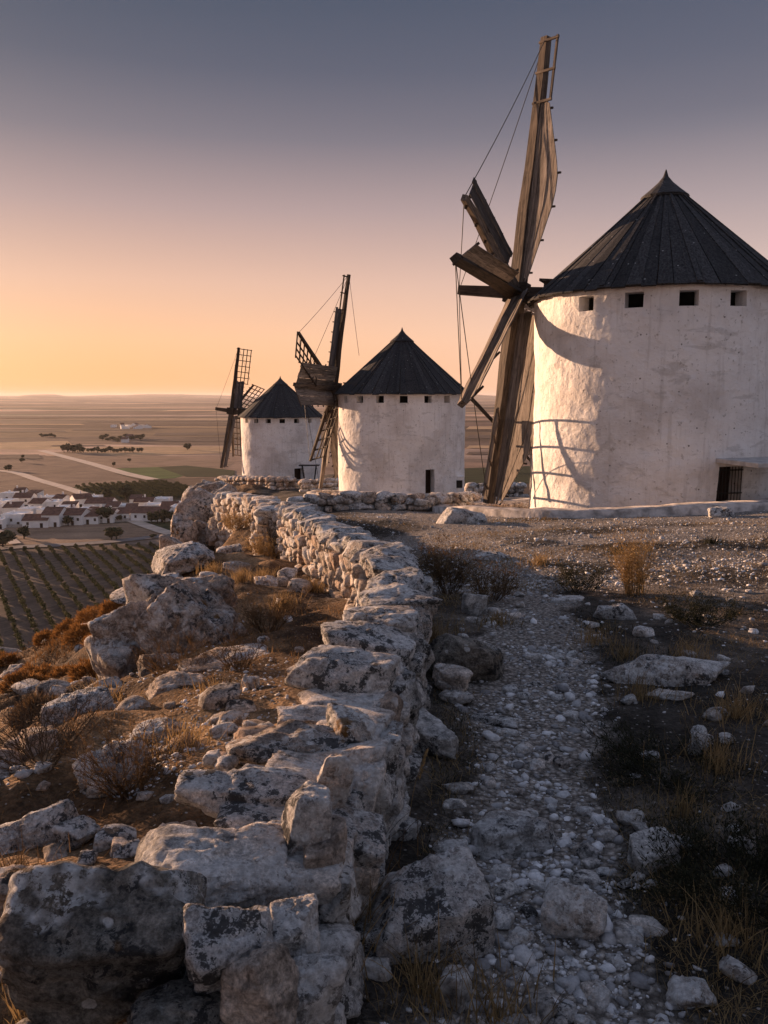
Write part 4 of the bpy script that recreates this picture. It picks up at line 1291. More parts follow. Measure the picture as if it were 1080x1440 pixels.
# --- outcrop and boulders on the slope side
OC = [
    ('outcrop', 205, 915, 7.6, (0.85, 0.9, 1.3), 20, (10, -14), 'cliff_rock', 405, 'tall pointed outcrop on the slope side of the grassy ledge', 6, 0.45),
    ('outcrop', 268, 905, 7.25, (0.85, 0.8, 1.1), -25, (0, -22), 'cliff_rock', 411, 'pinkish sloping outcrop face right of the tall pointed outcrop', 6, 0.5),
    ('outcrop', 235, 965, 6.6, (0.6, 0.5, 0.7), 12, (5, -10), 'cliff_rock', 417, 'cracked lower shoulder of the outcrop above the dry shrub', 5, 0.5),
    ('rock', 318, 890, 7.4, (0.44, 0.36, 0.34), 15, (8, -8), 'limestone_warm', 423, 'reddish angular block on the lip of the grassy ledge', 5, 0.6),
    ('rock_slab', 215, 815, 10.2, (0.9, 1.1, 0.35), 25, (0, -8), 'limestone_lichen', 429, 'black and white rock ledge at the skyline over the vineyard, left end', 5, 0.6),
    ('rock_slab', 262, 785, 11.6, (0.8, 1.0, 0.35), 20, (0, -6), 'limestone_lichen', 435, 'black and white rock ledge at the skyline, right end below the cliff', 5, 0.6),
    ('boulder', 325, 785, 12.6, (0.62, 0.5, 0.52), 10, (0, -6), 'limestone', 441, 'round grey boulder on the ledge under the sunlit wall', 5, 0.5),
    ('boulder', 332, 815, 10.8, (0.45, 0.4, 0.4), 35, (0, 5), 'limestone_warm', 447, 'pale boulder just below the round grey boulder', 5, 0.6),
    ('rock', 374, 812, 9.6, (0.34, 0.22, 0.22), -15, (0, 4), 'limestone_pale', 453, 'whitish stone with a dark hollow lying in the orange grass', 5, 0.5),
    ('outcrop', 258, 765, 21.5, (1.0, 1.1, 1.8), 15, (6, 4), 'cliff_rock', 459, 'lower stacked block of the cliff above the village road', 5, 0.6),
    ('outcrop', 290, 725, 23.5, (1.3, 1.3, 1.9), -10, (0, -8), 'cliff_rock', 465, 'upper rounded block of the cliff beside the drystone wall', 5, 0.6),
    ('outcrop', 262, 735, 23.0, (0.9, 1.0, 1.4), 30, (0, 6), 'cliff_rock', 471, 'overhanging left block of the cliff against the village', 5, 0.6),
    ('outcrop', 318, 712, 24.5, (1.2, 1.2, 1.6), 0, (0, 0), 'cliff_rock', 477, 'warm brown cliff block right under the end of the wall', 5, 0.6),
    ('boulder', 250, 793, 19.0, (0.75, 0.7, 0.7), 0, (0, 0), 'limestone_warm', 483, 'round pinkish boulder perched below the cliff over the vine rows', 5, 0.8),
    ('outcrop', 300, 700, 27.0, (1.6, 1.4, 1.2), 0, (0, 0), 'cliff_rock', 489, 'dark topped brow of the cliff at the end of the ridge', 5, 0.6),
    ('outcrop', 178, 945, 7.3, (0.5, 0.6, 0.9), 50, (6, -20), 'cliff_rock', 611, 'lower left blade of the outcrop over the slope', 5, 0.5),
    ('outcrop', 300, 855, 8.3, (0.6, 0.6, 0.6), 10, (0, -16), 'cliff_rock', 617, 'broken upper step of the outcrop under the orange grass', 5, 0.6),
    ('outcrop', 245, 870, 8.2, (0.7, 0.7, 0.9), 70, (0, -10), 'cliff_rock', 623, 'creased middle block of the outcrop', 5, 0.5),
    ('outcrop', 250, 785, 20.5, (1.0, 1.0, 1.5), 20, (0, 0), 'cliff_rock', 629, 'lowest block of the cliff, against the vine rows', 5, 0.6),
    ('outcrop', 275, 700, 25.5, (0.9, 0.9, 0.9), 40, (0, 10), 'cliff_rock', 591, 'small warm block on top of the left cliff edge', 5, 0.6),
    ('outcrop', 280, 755, 22.0, (0.7, 0.8, 1.3), 70, (0, -6), 'cliff_rock', 597, 'narrow cleft block in the middle of the cliff', 5, 0.6),
    ('outcrop', 305, 745, 21.5, (0.8, 0.7, 1.0), -30, (0, 6), 'limestone_warm', 603, 'sunlit pale block at the foot of the wall end on the cliff', 5, 0.6),
    ('rock', 352, 965, 4.9, (0.15, 0.14, 0.16), 5, (0, 0), 'limestone_pale', 495, 'small upright pale rock left of the highest wall block', 4, 0.5),
    ('rock', 338, 1002, 4.4, (0.2, 0.14, 0.08), 5, (0, 0), 'limestone_warm', 501, 'flat reddish stone on bare soil beside the pale wall slab', 4, 0.6),
    ('rock', 322, 1018, 4.15, (0.16, 0.12, 0.13), 40, (0, 0), 'limestone_warm', 507, 'pinkish wedge of stone beside the moss-spotted wall slab', 4, 0.5),
    ('rock_slab', 160, 1100, 3.45, (0.34, 0.34, 0.26), 30, (10, -20), 'limestone', 513, 'curved grey slab rising from the slope beside the brown shrub', 5, 0.6),
    ('rock_slab', 215, 1050, 4.1, (0.42, 0.2, 0.12), 22, (0, -10), 'limestone', 519, 'thin grey ledge pointing at the wall above the brown shrub', 5, 0.6),
    ('rock_slab', 110, 1050, 4.9, (0.5, 0.34, 0.26), 25, (0, -12), 'limestone_lichen', 525, 'grey lichen-covered ledge on the open slope', 5, 0.6),
    ('rock_slab', 40, 1172, 2.95, (0.42, 0.2, 0.14), 10, (0, -4), 'limestone', 531, 'low rock ledge at the left edge above the gravel patch', 5, 0.6),
    ('rock', 112, 1160, 2.9, (0.18, 0.15, 0.12), 20, (0, -4), 'limestone', 537, 'rough grey stone in the gravel patch on the slope', 4, 0.6),
    ('rock', 88, 1222, 2.35, (0.09, 0.06, 0.055), 25, (0, 0), 'limestone_warm', 543, 'smooth brown stone just above the big dark boulder', 4, 0.5),
    ('rock', 48, 1428, 1.55, (0.26, 0.2, 0.16), 10, (4, 4), 'limestone', 549, 'grey rock in the bottom left corner below the dark boulder', 5, 0.4),
    ('rock_slab', 25, 1240, 2.3, (0.4, 0.2, 0.16), 10, (4, -4), 'limestone_warm', 555, 'rough ledge behind the big dark boulder at the left edge', 5, 0.6),
    ('outcrop', 30, 962, 11.5, (0.9, 0.7, 0.5), 20, (0, -10), 'limestone_lichen', 561, 'black and grey rock on the lower slope at the left edge', 5, 0.6),
    ('outcrop', 95, 905, 13.2, (1.2, 0.9, 0.55), 30, (0, -14), 'limestone', 567, 'grey rock rib at the skyline beside the rust bushes', 5, 0.6),
    ('rock', 250, 1012, 5.2, (0.42, 0.3, 0.16), 15, (0, -8), 'limestone_warm', 573, 'flat pinkish rock plate behind the dry shrub on the ledge', 5, 0.6),
    ('rock_slab', 320, 935, 6.0, (0.9, 0.6, 0.16), 8, (0, -6), 'limestone_warm', 579, 'broad bare rock plate between the outcrop and the wall', 5, 0.6),
    ('rock', 150, 1010, 6.3, (0.34, 0.24, 0.22), 40, (0, -12), 'limestone', 585, 'grey rock beside the pale grass tuft on the slope', 4, 0.5),
]
for nm, px, py, D, dims, rz, tl, mt, sd, lb, lev, bl in OC:
    dims = tuple(x_ * ((0.84 if D < 9 else 0.74) if nm == 'outcrop' else 0.78) for x_ in dims)
    p, f = rock_shape(sd, dims, lev, bl, 11, 1.25, 10, 0.02 if nm == 'outcrop' else 0.01)
    c = at(px, py, D)
    if nm != 'outcrop':
        g = gz(c.x, c.y)
        c.z = min(max(c.z, g + dims[2] * 0.02), g + dims[2] * 0.38)
    o = link(nm, np_mesh(nm, p, f, True, M[mt]), None, c, (R_(tl[0]), R_(tl[1]), R_(rz)))
    tag(o, lb, 'outcrop' if nm == 'outcrop' else ('boulder' if nm == 'boulder' else 'rock'), 'rocks on the slope')
    boulders.append((c.x, c.y, max(dims)))
BO = np.array(boulders)

# --- round kerbs and terraces under the near and middle mills
def kerb(name, label, X, Y, R0, R1, up, a0, a1, n, inner_drop):
    o = empty(name, (X, Y, 0), label, 'kerb')
    V = []
    for k in range(n + 1):
        a = a0 + (a1 - a0) * k / n
        zt = [gzb(X + R1 * math.cos(a), Y + R1 * math.sin(a)) + up + random.uniform(-0.03, 0.03)] * 2
        for r, z in ((R1 + 0.04, zt[0] - up - 0.4), (R1, zt[0]), (R0, zt[0] + 0.01), (R0, zt[0] - inner_drop)):
            V.append((r * math.cos(a) + random.uniform(-.03, .03), r * math.sin(a) + random.uniform(-.03, .03), z))
    V = np.array(V)
    fs = []
    for k in range(n):
        for j in range(3):
            fs.append((k * 4 + j, k * 4 + j + 1, k * 4 + 5 + j, k * 4 + 4 + j))
    link('coping', np_mesh('coping', V, np.array(fs)[:, ::-1], False, M['curb']), o)
    # facing stones on the inner side, seen across the sunk yard
    for k in range(n):
        for row in range(3):
            a = a0 + (a1 - a0) * (k + 0.5 + (row % 2) * 0.5) / n
            zt = gzb(X + R1 * math.cos(a), Y + R1 * math.sin(a)) + up
            me = random.choice(stone_pool('limestone_warm', 3))
            w = abs(a1 - a0) * R0 / n
            link('stone', me, o, ((R0 - 0.02) * math.cos(a), (R0 - 0.02) * math.sin(a), zt - 0.14 - row * 0.2), (0, 0, a + math.pi / 2), (w * 1.0, 0.2, 0.2))
    return o
kerb('stone_kerb', 'round stone kerb and sunk yard around the nearest windmill', X1 - 0.6, Y1 + 0.1, 5.0, 5.45, 0.16, R_(95), R_(330), 50, 0.75)
kerb('stone_kerb', 'pale round kerb around the foot of the middle windmill', X2, Y2, 4.6, 5.0, 0.25, R_(130), R_(350), 44, 0.75)

# porch of the near mill
a = door1
nx, ny = math.cos(a), math.sin(a)
pc = Vector((X1 + 3.3 * nx, Y1 + 3.3 * ny, 0))
tx_, ty_ = -ny, nx
zr = ZB1 + 1.78
po = empty('porch', (pc.x, pc.y, ZB1), 'white porch slab on a square pillar over the barred door of the nearest windmill', 'porch')
mb = MB()
Mr = Matrix.Rotation(a, 3, 'Z')
mb.box(Vector((nx * 0.62 + tx_ * 0.45, ny * 0.62 + ty_ * 0.45, 1.75)), (1.7, 1.75, 0.11), Mr)
mb.build('slab', M['concrete'], po, bevel=0.012)
mb = MB(); mb.box(Vector((nx * 1.25 + tx_ * 1.12, ny * 1.25 + ty_ * 1.12, 0.75)), (0.2, 0.2, 1.88), Mr)
mb.build('pillar', M['plaster'], po, bevel=0.012)
gt = empty('door_grille', (pc.x, pc.y, ZB1 + 0.12), 'dark iron bar grille standing open at the nearest windmill door', 'grille')
for k in range(8):
    mb = MB(); q = Vector((nx * 0.02 + tx_ * (-0.30 + 0.085 * k), ny * 0.02 + ty_ * (-0.30 + 0.085 * k), 0))
    mb.tube([q + Vector((0, 0, 0.02)), q + Vector((0, 0, 1.5))], 0.011, n=5); mb.build('bar', M['iron'], gt)
for z in (0.25, 0.85, 1.4):
    mb = MB(); q0 = Vector((nx * 0.03 + tx_ * -0.32, ny * 0.03 + ty_ * -0.32, z)); q1 = Vector((nx * 0.03 + tx_ * 0.33, ny * 0.03 + ty_ * 0.33, z))
    mb.beam(q0, q1, 0.03, 0.012, side=Vector((0, 0, 1))); mb.build('crossbar', M['iron'], gt)

# white meter box beside the middle mill
b = at(642, 677, 40.6)
mbx = empty('meter_box', (b.x, b.y, ZB2 + 0.5), 'small white utility box with a dark hatch beside the middle windmill', 'utility box')
mb = MB(); mb.box((0, 0, 0.11), (0.72, 0.5, 1.3)); mb.build('case', M['plaster'], mbx, bevel=0.02)
mb = MB(); mb.box((0.12, -0.262, 0.36), (0.3, 0.03, 0.38)); mb.build('hatch', M['iron'], mbx)
# steel frame stand beside the far mill
b = at(435, 664, 63.4)
st = empty('steel_stand', (b.x, b.y, gzb(b.x, b.y)), 'dark steel table frame beside the wall of the farthest windmill', 'table frame')
for dx in (-0.55, 0.55):
    for dy in (-0.3, 0.3):
        mb = MB(); mb.tube([(dx * 0.7, dy, 0), (dx, dy, 1.25)], 0.035, n=5); mb.build('leg', M['iron'], st)
mb = MB(); mb.box((0, 0, 1.27), (1.6, 0.8, 0.06)); mb.build('top', M['iron'], st)
# ------------------------------------------------------------------ gravel and loose stones
def scatter(n, x0, x1, y0, y1, dens, seed):
    r = np.random.default_rng(seed)
    # area-uniform in the picture: nearer ground gets more samples
    y = np.exp(r.uniform(math.log(y0), math.log(y1), n))
    x = r.uniform(x0, x1, n) * np.clip(y / 2.5, 0.8, 6)
    k = r.uniform(0, 1, n) < dens(x, y)
    return x[k], y[k], r

def clear_of_wall(x, y):
    return np.abs(left_of_wall(x, y)) > 0.30

def pebbles(name, label, x, y, size, matname, seed, level=1):
    r = np.random.default_rng(seed)
    d, f = ico(level)
    protos = []
    for k in range(16):
        p, _ = rock_shape(5000 + k, (1, r.uniform(0.6, 0.95), r.uniform(0.45, 0.8)), level, 0.75, 9, 0.5, 6)
        protos.append(p)
    protos = np.array(protos)
    n = len(x)
    z = ground_h(x, y)
    pi = r.integers(0, 16, n)
    a = r.uniform(0, 2 * math.pi, n)
    P = protos[pi] * size[:, None, None]
    ca, sa = np.cos(a)[:, None], np.sin(a)[:, None]
    vx = P[:, :, 0] * ca - P[:, :, 1] * sa + x[:, None]
    vy = P[:, :, 0] * sa + P[:, :, 1] * ca + y[:, None]
    tx_, ty_ = r.normal(0, 0.2, n)[:, None], r.normal(0, 0.2, n)[:, None]
    vz = P[:, :, 2] + tx_ * P[:, :, 0] + ty_ * P[:, :, 1] + z[:, None] + size[:, None] * r.uniform(-0.25, 0.16, n)[:, None]
    V = np.stack([vx, vy, vz], axis=-1).reshape(-1, 3)
    Fs = (f[None] + (np.arange(n) * len(d))[:, None, None]).reshape(-1, 3)
    o = link(name, np_mesh(name, V, Fs, False, M[matname]))
    return tag(o, label, name, None, 'stuff')

def d_path(x, y):
    patch = np.clip(0.42 + 1.5 * fbm(v3(x * 1.6, y * 1.6), 3, 41), 0.05, 1)
    return np.clip(path_mask(x, y) * (0.12 + 0.88 * patch) + 0.12 * patch, 0, 1) * (left_of_wall(x, y) < -0.25)
x, y, r = scatter(72000, -0.9, 1.9, 1.3, 10.5, d_path, 51)
x, y = x[:26000], y[:26000]
sz = np.clip(r.lognormal(math.log(0.0105), 0.75, len(x)), 0.0045, 0.07) * np.clip(0.8 + y / 14, 0.8, 1.5)
pebbles('gravel', 'pale limestone gravel strewn along the footpath', x, y, sz, 'pebble', 52)
x, y, r = scatter(20000, -1.2, 1.7, 8.5, 20, lambda x, y: 0.8 * (left_of_wall(x, y) < -0.3), 53)
pebbles('gravel', 'gravel over the open ground before the nearest windmill', x, y, np.clip(r.lognormal(math.log(0.024), 0.45, len(x)), 0.01, 0.09), 'pebble', 54, 1)
def d_slope(x, y):
    return np.clip(fbm(v3(x * 1.1, y * 1.1), 3, 43) * 1.6 + 0.15, 0, 1) * (left_of_wall(x, y) > 0.28) * np.clip(1.3 - y / 9, 0.15, 1)
x, y, r = scatter(16000, -1.9, 0.1, 1.4, 9, d_slope, 55)
pebbles('rubble', 'broken reddish stone chips on the bare slope soil', x, y, np.clip(r.lognormal(math.log(0.016), 0.5, len(x)), 0.007, 0.06), 'pebble', 56)

# stones big enough to be picked out one by one
pool = stone_pool('limestone_pale', 3, block=0.5) + stone_pool('limestone', 3, block=0.5)
x, y, r = scatter(5000, -0.5, 1.5, 1.6, 9.0, lambda x, y: 0.10 * np.clip(path_mask(x, y) + 0.25, 0, 1) * (left_of_wall(x, y) < -0.38), 57)
n = 0
for xx, yy in zip(x, y):
    if n >= 150: break
    if np.min(np.hypot(BO[:, 0] - xx, BO[:, 1] - yy) - BO[:, 2] * 0.6) < 0.02: continue
    s_ = random.uniform(0.028, 0.07) * (1 + yy * 0.04)
    o = link('loose_stone', random.choice(pool), None, (xx, yy, gz(xx, yy) + s_ * 0.16), (random.uniform(-.2, .2), random.uniform(-.2, .2), random.uniform(0, 6.28)), (s_ * 1.25, s_ * 0.95, s_ * 0.7))
    tag(o, 'fist-sized pale stone lying loose among the path gravel', 'stone', 'loose stones on the footpath')
    n += 1

# broken stones on the slope side
pool2 = stone_pool('limestone_warm', 3, block=0.9) + stone_pool('limestone', 3, block=0.9)
x, y, r = scatter(3000, -1.9, -0.05, 1.8, 12.0, lambda x, y: 0.16 * (left_of_wall(x, y) > 0.4), 59)
n = 0
for xx, yy in zip(x, y):
    if n >= 130: break
    if np.min(np.hypot(BO[:, 0] - xx, BO[:, 1] - yy) - BO[:, 2] * 0.5) < 0.02: continue
    s_ = random.choice((0.05, 0.06, 0.07, 0.09, 0.12, 0.17)) * (0.7 + yy * 0.09)
    o = link('slope_stone', random.choice(pool2), None, (xx, yy, gz(xx, yy) + s_ * 0.12), (random.uniform(-.3, .3), random.uniform(-.3, .3), random.uniform(0, 6.28)), (s_ * 1.3, s_ * 0.95, s_ * 0.65))
    tag(o, 'broken pale stone lying in the dry grass of the slope', 'stone', 'broken stones on the slope')
    n += 1

# ------------------------------------------------------------------ grass, herbs and shrubs
def blades(px_, py_, pz_, h, lean, width, r, segs=3, curve=0.5):
    n = len(px_)
    a = r.uniform(0, 2 * math.pi, n)
    dx, dy = np.cos(a) * lean, np.sin(a) * lean
    sx_, sy_ = -np.sin(a + r.normal(0, 0.9, n)), np.cos(a + r.normal(0, 0.9, n))
    V = np.zeros((n, segs * 2 + 1, 3))
    for k in range(segs + 1):
        q = k / segs
        cx = px_ + dx * h * (q * (1 - curve) + curve * q * q)
        cy = py_ + dy * h * (q * (1 - curve) + curve * q * q)
        cz = pz_ + h * (q - 0.35 * curve * lean * q * q)
        w = width * (1 - q) ** 0.7
        if k < segs:
            V[:, 2 * k] = np.stack([cx - sx_ * w, cy - sy_ * w, cz], 1)
            V[:, 2 * k + 1] = np.stack([cx + sx_ * w, cy + sy_ * w, cz], 1)
        else:
            V[:, 2 * segs] = np.stack([cx, cy, cz], 1)
    fs = []
    for k in range(segs - 1):
        fs += [(2 * k, 2 * k + 1, 2 * k + 3), (2 * k, 2 * k + 3, 2 * k + 2)]
    fs.append((2 * segs - 2, 2 * segs - 1, 2 * segs))
    fs = np.array(fs)
    return V.reshape(-1, 3), (fs[None] + (np.arange(n) * (2 * segs + 1))[:, None, None]).reshape(-1, 3)

def grass_cover(name, label, n, x0, x1, y0, y1, dens, hmin, hmax, width, mat, seed, lean=0.5, cat='grass'):
    x, y, r = scatter(n, x0, x1, y0, y1, dens, seed)
    h = r.uniform(hmin, hmax, len(x)) * np.clip(0.8 + 0.5 * fbm(v3(x * 1.5, y * 1.5), 2, seed), 0.3, 1.6)
    V, Fs = blades(x, y, ground_h(x, y) - 0.005, h, r.uniform(0.1, 2 * lean, len(x)), width * np.clip(0.7 + y / 12, 0.7, 2.2), r)
    o = link(name, np_mesh(name, V, Fs, False, M[mat]))
    return tag(o, label, cat, None, 'stuff')

def d_right(x, y):
    c = fbm(v3(x * 1.2, y * 1.2), 3, 61)
    return np.clip((c + 0.2) * 1.6, 0, 1) * (1 - np.clip(path_mask(x, y) * 1.3, 0, 1)) * (left_of_wall(x, y) < -0.27)
def d_right2(x, y):
    c = fbm(v3(x * 0.9 + 9, y * 0.9), 3, 63)
    return np.clip((c + 0.25) * 2.0, 0, 1) * (1 - np.clip(path_mask(x, y) * 1.4, 0, 1)) * (left_of_wall(x, y) < -0.27)
def d_left(x, y):
    c = fbm(v3(x * 1.3, y * 1.3), 3, 65)
    return np.clip((c + 0.12) * 2.2, 0, 1) * (left_of_wall(x, y) > 0.25) * np.clip((y - 2.6) / 2.4, 0.12, 1)
grass_cover('grass', 'short dark withered herbs covering the ground beside the path', 95000, -0.6, 2.2, 1.3, 11, d_right, 0.012, 0.05, 0.0022, 'dark_herb', 71, 0.9)
grass_cover('grass', 'thin dry straw lying over the ground right of the path', 60000, -0.5, 2.2, 1.4, 12, d_right2, 0.03, 0.11, 0.0016, 'dry_grass', 72, 1.0)
grass_cover('grass', 'orange dry grass on the ledge and slope left of the wall', 46000, -2.1, 0.2, 2.0, 20, d_left, 0.015, 0.07, 0.0020, 'ledge_grass', 73, 0.8)
grass_cover('grass', 'brown dead grass on the slope left of the wall', 40000, -2.3, 0.2, 1.6, 16, lambda x, y: 0.7 * d_left(x + 3.1, y + 2.2), 0.02, 0.09, 0.0022, 'brown_bush', 74, 0.8)

grass_cover('grass', 'dull brown scrub on the lower slope above the vineyard', 40000, -1.75, -0.75, 7.0, 16, lambda x, y: np.clip(0.4 + fbm(v3(x * 0.8, y * 0.8), 3, 67), 0, 1), 0.05, 0.16, 0.003, 'brown_bush', 75, 0.7)
grass_cover('grass', 'rusty dry grass on the lower slope above the vineyard', 30000, -1.75, -0.75, 7.0, 16, lambda x, y: np.clip(0.1 + 1.5 * fbm(v3(x * 0.7 + 5, y * 0.7), 3, 68), 0, 1), 0.05, 0.14, 0.003, 'rust_bush', 76, 0.7)

grass_cover('grass', 'short tawny grass in patches on the open ground before the nearest windmill', 60000, -0.6, 1.7, 7.5, 18, lambda x, y: (left_of_wall(x, y) < -0.4) * np.clip(1.8 * fbm(v3(x * 0.7, y * 0.9), 3, 69) + 0.05, 0, 1), 0.015, 0.06, 0.003, 'dry_grass', 77, 0.9)

def make_tuft(seed, n, h, spread, width, lean):
    r = np.random.default_rng(seed)
    a = r.uniform(0, 6.283, n); d = np.abs(r.normal(0, spread, n))
    return blades(np.cos(a) * d, np.sin(a) * d, np.zeros(n) - 0.01, r.uniform(0.45, 1.0, n) * h, r.uniform(0.05, lean, n), width, r, 4)

def make_shrub(seed, stems, h, spread, leaf, nleaf, upright=0.6, thick=0.004):
    """woody stems that fork twice, with small leaves or twig ends"""
    r = random.Random(seed)
    V, Fs = [], []
    def ribbon(p, q, w0, w1):
        d = (q - p)
        if d.length < 1e-6: return
        for ax in (Vector((0.4, 0.9, 0.1)), Vector((0.9, -0.4, 0.2))):
            s = d.cross(ax)
            if s.length < 1e-6: continue
            s.normalize()
            n = len(V)
            V.extend([p - s * w0, p + s * w0, q + s * w1, q - s * w1])
            Fs.append((n, n + 1, n + 2)); Fs.append((n, n + 2, n + 3))
    tips = []
    def grow(p, d, L, lev, w):
        segs = 3
        for k in range(segs):
            d = (d + Vector((r.gauss(0, .16), r.gauss(0, .16), r.gauss(0.03, .10)))).normalized()
            q = p + d * (L / segs)
            ribbon(p, q, w * (1 - k / (segs + 1)), w * (1 - (k + 1) / (segs + 1)))
            p = q
            tips.append((Vector(p), d))
            if lev < 2:
                for _ in range(r.choice((1, 2, 2))):
                    dd = (d + Vector((r.gauss(0, .55), r.gauss(0, .55), r.gauss(.15, .3)))).normalized()
                    grow(Vector(p), dd, L * r.uniform(.35, .6), lev + 1, w * .55)
    for k in range(stems):
        a = r.uniform(0, 6.283)
        d = Vector((math.cos(a) * (1 - upright), math.sin(a) * (1 - upright), upright)).normalized()
        grow(Vector((math.cos(a) * spread * r.random() * .4, math.sin(a) * spread * r.random() * .4, -0.02)), d, h * r.uniform(.6, 1.0), 0, thick)
    nt = len(tips)
    for k in range(nleaf):
        p, d = tips[r.randrange(nt)]
        p = p + Vector((r.gauss(0, .012), r.gauss(0, .012), r.gauss(0, .012)))
        q = p + (d + Vector((r.gauss(0, .7), r.gauss(0, .7), r.gauss(.2, .5)))).normalized() * leaf * r.uniform(.6, 1.5)
        s = (q - p).cross(Vector((r.random(), r.random(), r.random()))).normalized() * leaf * 0.16
        n = len(V)
        V.extend([p, p.lerp(q, .5) + s, q, p.lerp(q, .5) - s]); Fs.append((n, n + 1, n + 2)); Fs.append((n, n + 2, n + 3))
    return np.array([tuple(v) for v in V]), np.array(Fs)

def make_cushion(seed, R, h, n, leaf):
    r = np.random.default_rng(seed)
    d = r.normal(0, 1, (n, 3)); d[:, 2] = np.abs(d[:, 2]); d /= np.linalg.norm(d, axis=1)[:, None]
    rad = r.uniform(0.55, 1.0, n) ** 0.5 * (1 + 0.28 * fbm(d * 2.2, 3, seed))
    P = d * rad[:, None] * np.array([R, R, h])
    dirs = d + r.normal(0, 0.45, (n, 3)); dirs /= np.linalg.norm(dirs, axis=1)[:, None]
    L = leaf * r.uniform(0.6, 1.5, n)
    s = np.cross(dirs, r.normal(0, 1, (n, 3))); s /= np.linalg.norm(s, axis=1)[:, None]
    s *= (L * 0.11)[:, None]
    V = np.stack([P - s, P + s, P + dirs * L[:, None]], axis=1).reshape(-1, 3)
    return V, np.arange(n * 3).reshape(-1, 3)

def plant(name, label, cat, px, py, V, Fs, mat, group=None, D=None, up=0.0):
    if D is None: g = on_ground(px, py)
    else:
        g = at(px, py, D); g.z = gz(g.x, g.y)
    o = link(name, np_mesh(name, V, Fs, False, M[mat]), None, (g.x, g.y, g.z + up), (0, 0, random.uniform(0, 6.28)))
    return tag(o, label, cat, group)

# shrubs by the path
plant('shrub', 'tall straw-coloured bush catching the last sun right of the path', 'shrub', 893, 838, *make_shrub(1, 60, 0.46, 0.34, 0.03, 900, 0.86, 0.0036), 'straw', 'bushes on the plateau')
plant('shrub', 'low dark green shrub left of the straw-coloured bush', 'shrub', 815, 832, *make_shrub(2, 30, 0.26, 0.30, 0.022, 2600, 0.5, 0.003), 'dark_herb', 'bushes on the plateau')
plant('shrub', 'low dark green shrub right of the straw-coloured bush', 'shrub', 985, 880, *make_shrub(3, 34, 0.26, 0.36, 0.02, 3000, 0.35, 0.003), 'dark_herb', 'bushes on the plateau')
plant('shrub', 'dark upright bush growing against the wall above the blocky rock', 'shrub', 632, 836, *make_shrub(4, 44, 0.46, 0.26, 0.025, 1400, 0.75, 0.0036), 'brown_bush', 'bushes on the plateau')
plant('shrub', 'brown grassy bush right of the blocky rock by the wall', 'shrub', 690, 845, *make_shrub(5, 26, 0.26, 0.2, 0.03, 900, 0.6, 0.003), 'brown_bush', 'bushes on the plateau')
plant('shrub', 'broad dark creeping shrub right of the path, above the alone pale rock', 'shrub', 945, 1090, *make_shrub(6, 40, 0.22, 0.45, 0.018, 4200, 0.25, 0.0026), 'dark_herb', 'bushes on the plateau')
plant('shrub', 'dark shrub cut by the lower right edge of the picture', 'shrub', 1045, 1260, *make_shrub(7, 44, 0.24, 0.4, 0.018, 4200, 0.3, 0.0026), 'dark_herb', 'bushes on the plateau')
TU = [(835, 905, 0.20, 'straw', 'dry grass tuft left of the small whitish stone'), (700, 880, 0.16, 'dry_grass', 'dry grass tuft on the path edge near the blocky rock'),
      (612, 905, 0.26, 'dry_grass', 'pale grass tuft against the wall above the dark boulder'), (900, 985, 0.20, 'dry_grass', 'dry grass tuft at the left end of the long slab'),
      (1035, 1010, 0.22, 'straw', 'straw tuft right of the long slab'), (1010, 1085, 0.22, 'straw', 'tangled straw tuft beside the broad dark shrub'),
      (960, 1150, 0.16, 'dry_grass', 'thin dry tuft below the broad dark shrub'), (480, 1330, 0.30, 'dry_grass', 'long withered grass between the wall and the large boulder'),
      (490, 1240, 0.34, 'brown_bush', 'brown stalks rising between the wall face and the large boulder'), (590, 1400, 0.2, 'dry_grass', 'dry straw under the large boulder'),
      (880, 925, 0.16, 'dry_grass', 'short tuft above the left end of the long slab'), (970, 925, 0.2, 'straw', 'reddish seed stalks above the long slab'),
      (760, 795, 0.2, 'straw', 'lit dry tuft at the far end of the path'), (870, 780, 0.2, 'dark_herb', 'green tuft on the sunlit gravel before the windmill'),
      (1000, 765, 0.16, 'dark_herb', 'low green patch on the gravel near the porch'), (700, 1440, 0.2, 'dry_grass', 'dry straw at the lower edge of the path'),
      (1020, 1330, 0.2, 'dry_grass', 'dry tuft under the dark shrub at the right edge')]
for k, (px, py, h, mt, lb) in enumerate(TU):
    plant('grass_tuft', lb, 'grass tuft', px, py, *make_tuft(100 + k, 150, h, 0.07 + h * 0.2, 0.0022 if py > 900 else 0.004, 0.9), mt, 'grass tufts on the plateau')

# the golden stalk in front of the wall
g = on_ground(576, 1150)
tp = at(600, 1056, g.y + 0.02)
st = empty('grass_stalk', g, 'single golden grass stalk with a feathery seed head below the wall', 'grass stalk')
mb = MB()
P0 = Vector((0, 0, 0)); P1 = tp - g
cv = [P0.lerp(P1, k / 6) + Vector((-0.012 * math.sin(math.pi * k / 6), 0, 0)) for k in range(7)]
mb.tube(cv, 0.0014, 0.0008, 5); mb.build('stem', M['straw'], st)
mb = MB(); rr = random.Random(5)
for k in range(46):
    q = 0.56 + 0.44 * k / 46
    p = P0.lerp(P1, q)
    d = (P1.normalized() + Vector((rr.uniform(-.5, .5), rr.uniform(-.5, .5), rr.uniform(-.1, .2)))).normalized()
    e = p + d * 0.018
    s = d.cross(Vector((0, 1, 0))).normalized() * 0.0026
    mb.poly([p, p.lerp(e, .5) + s, e, p.lerp(e, .5) - s])
mb.build('seed_head', M['straw'], st)

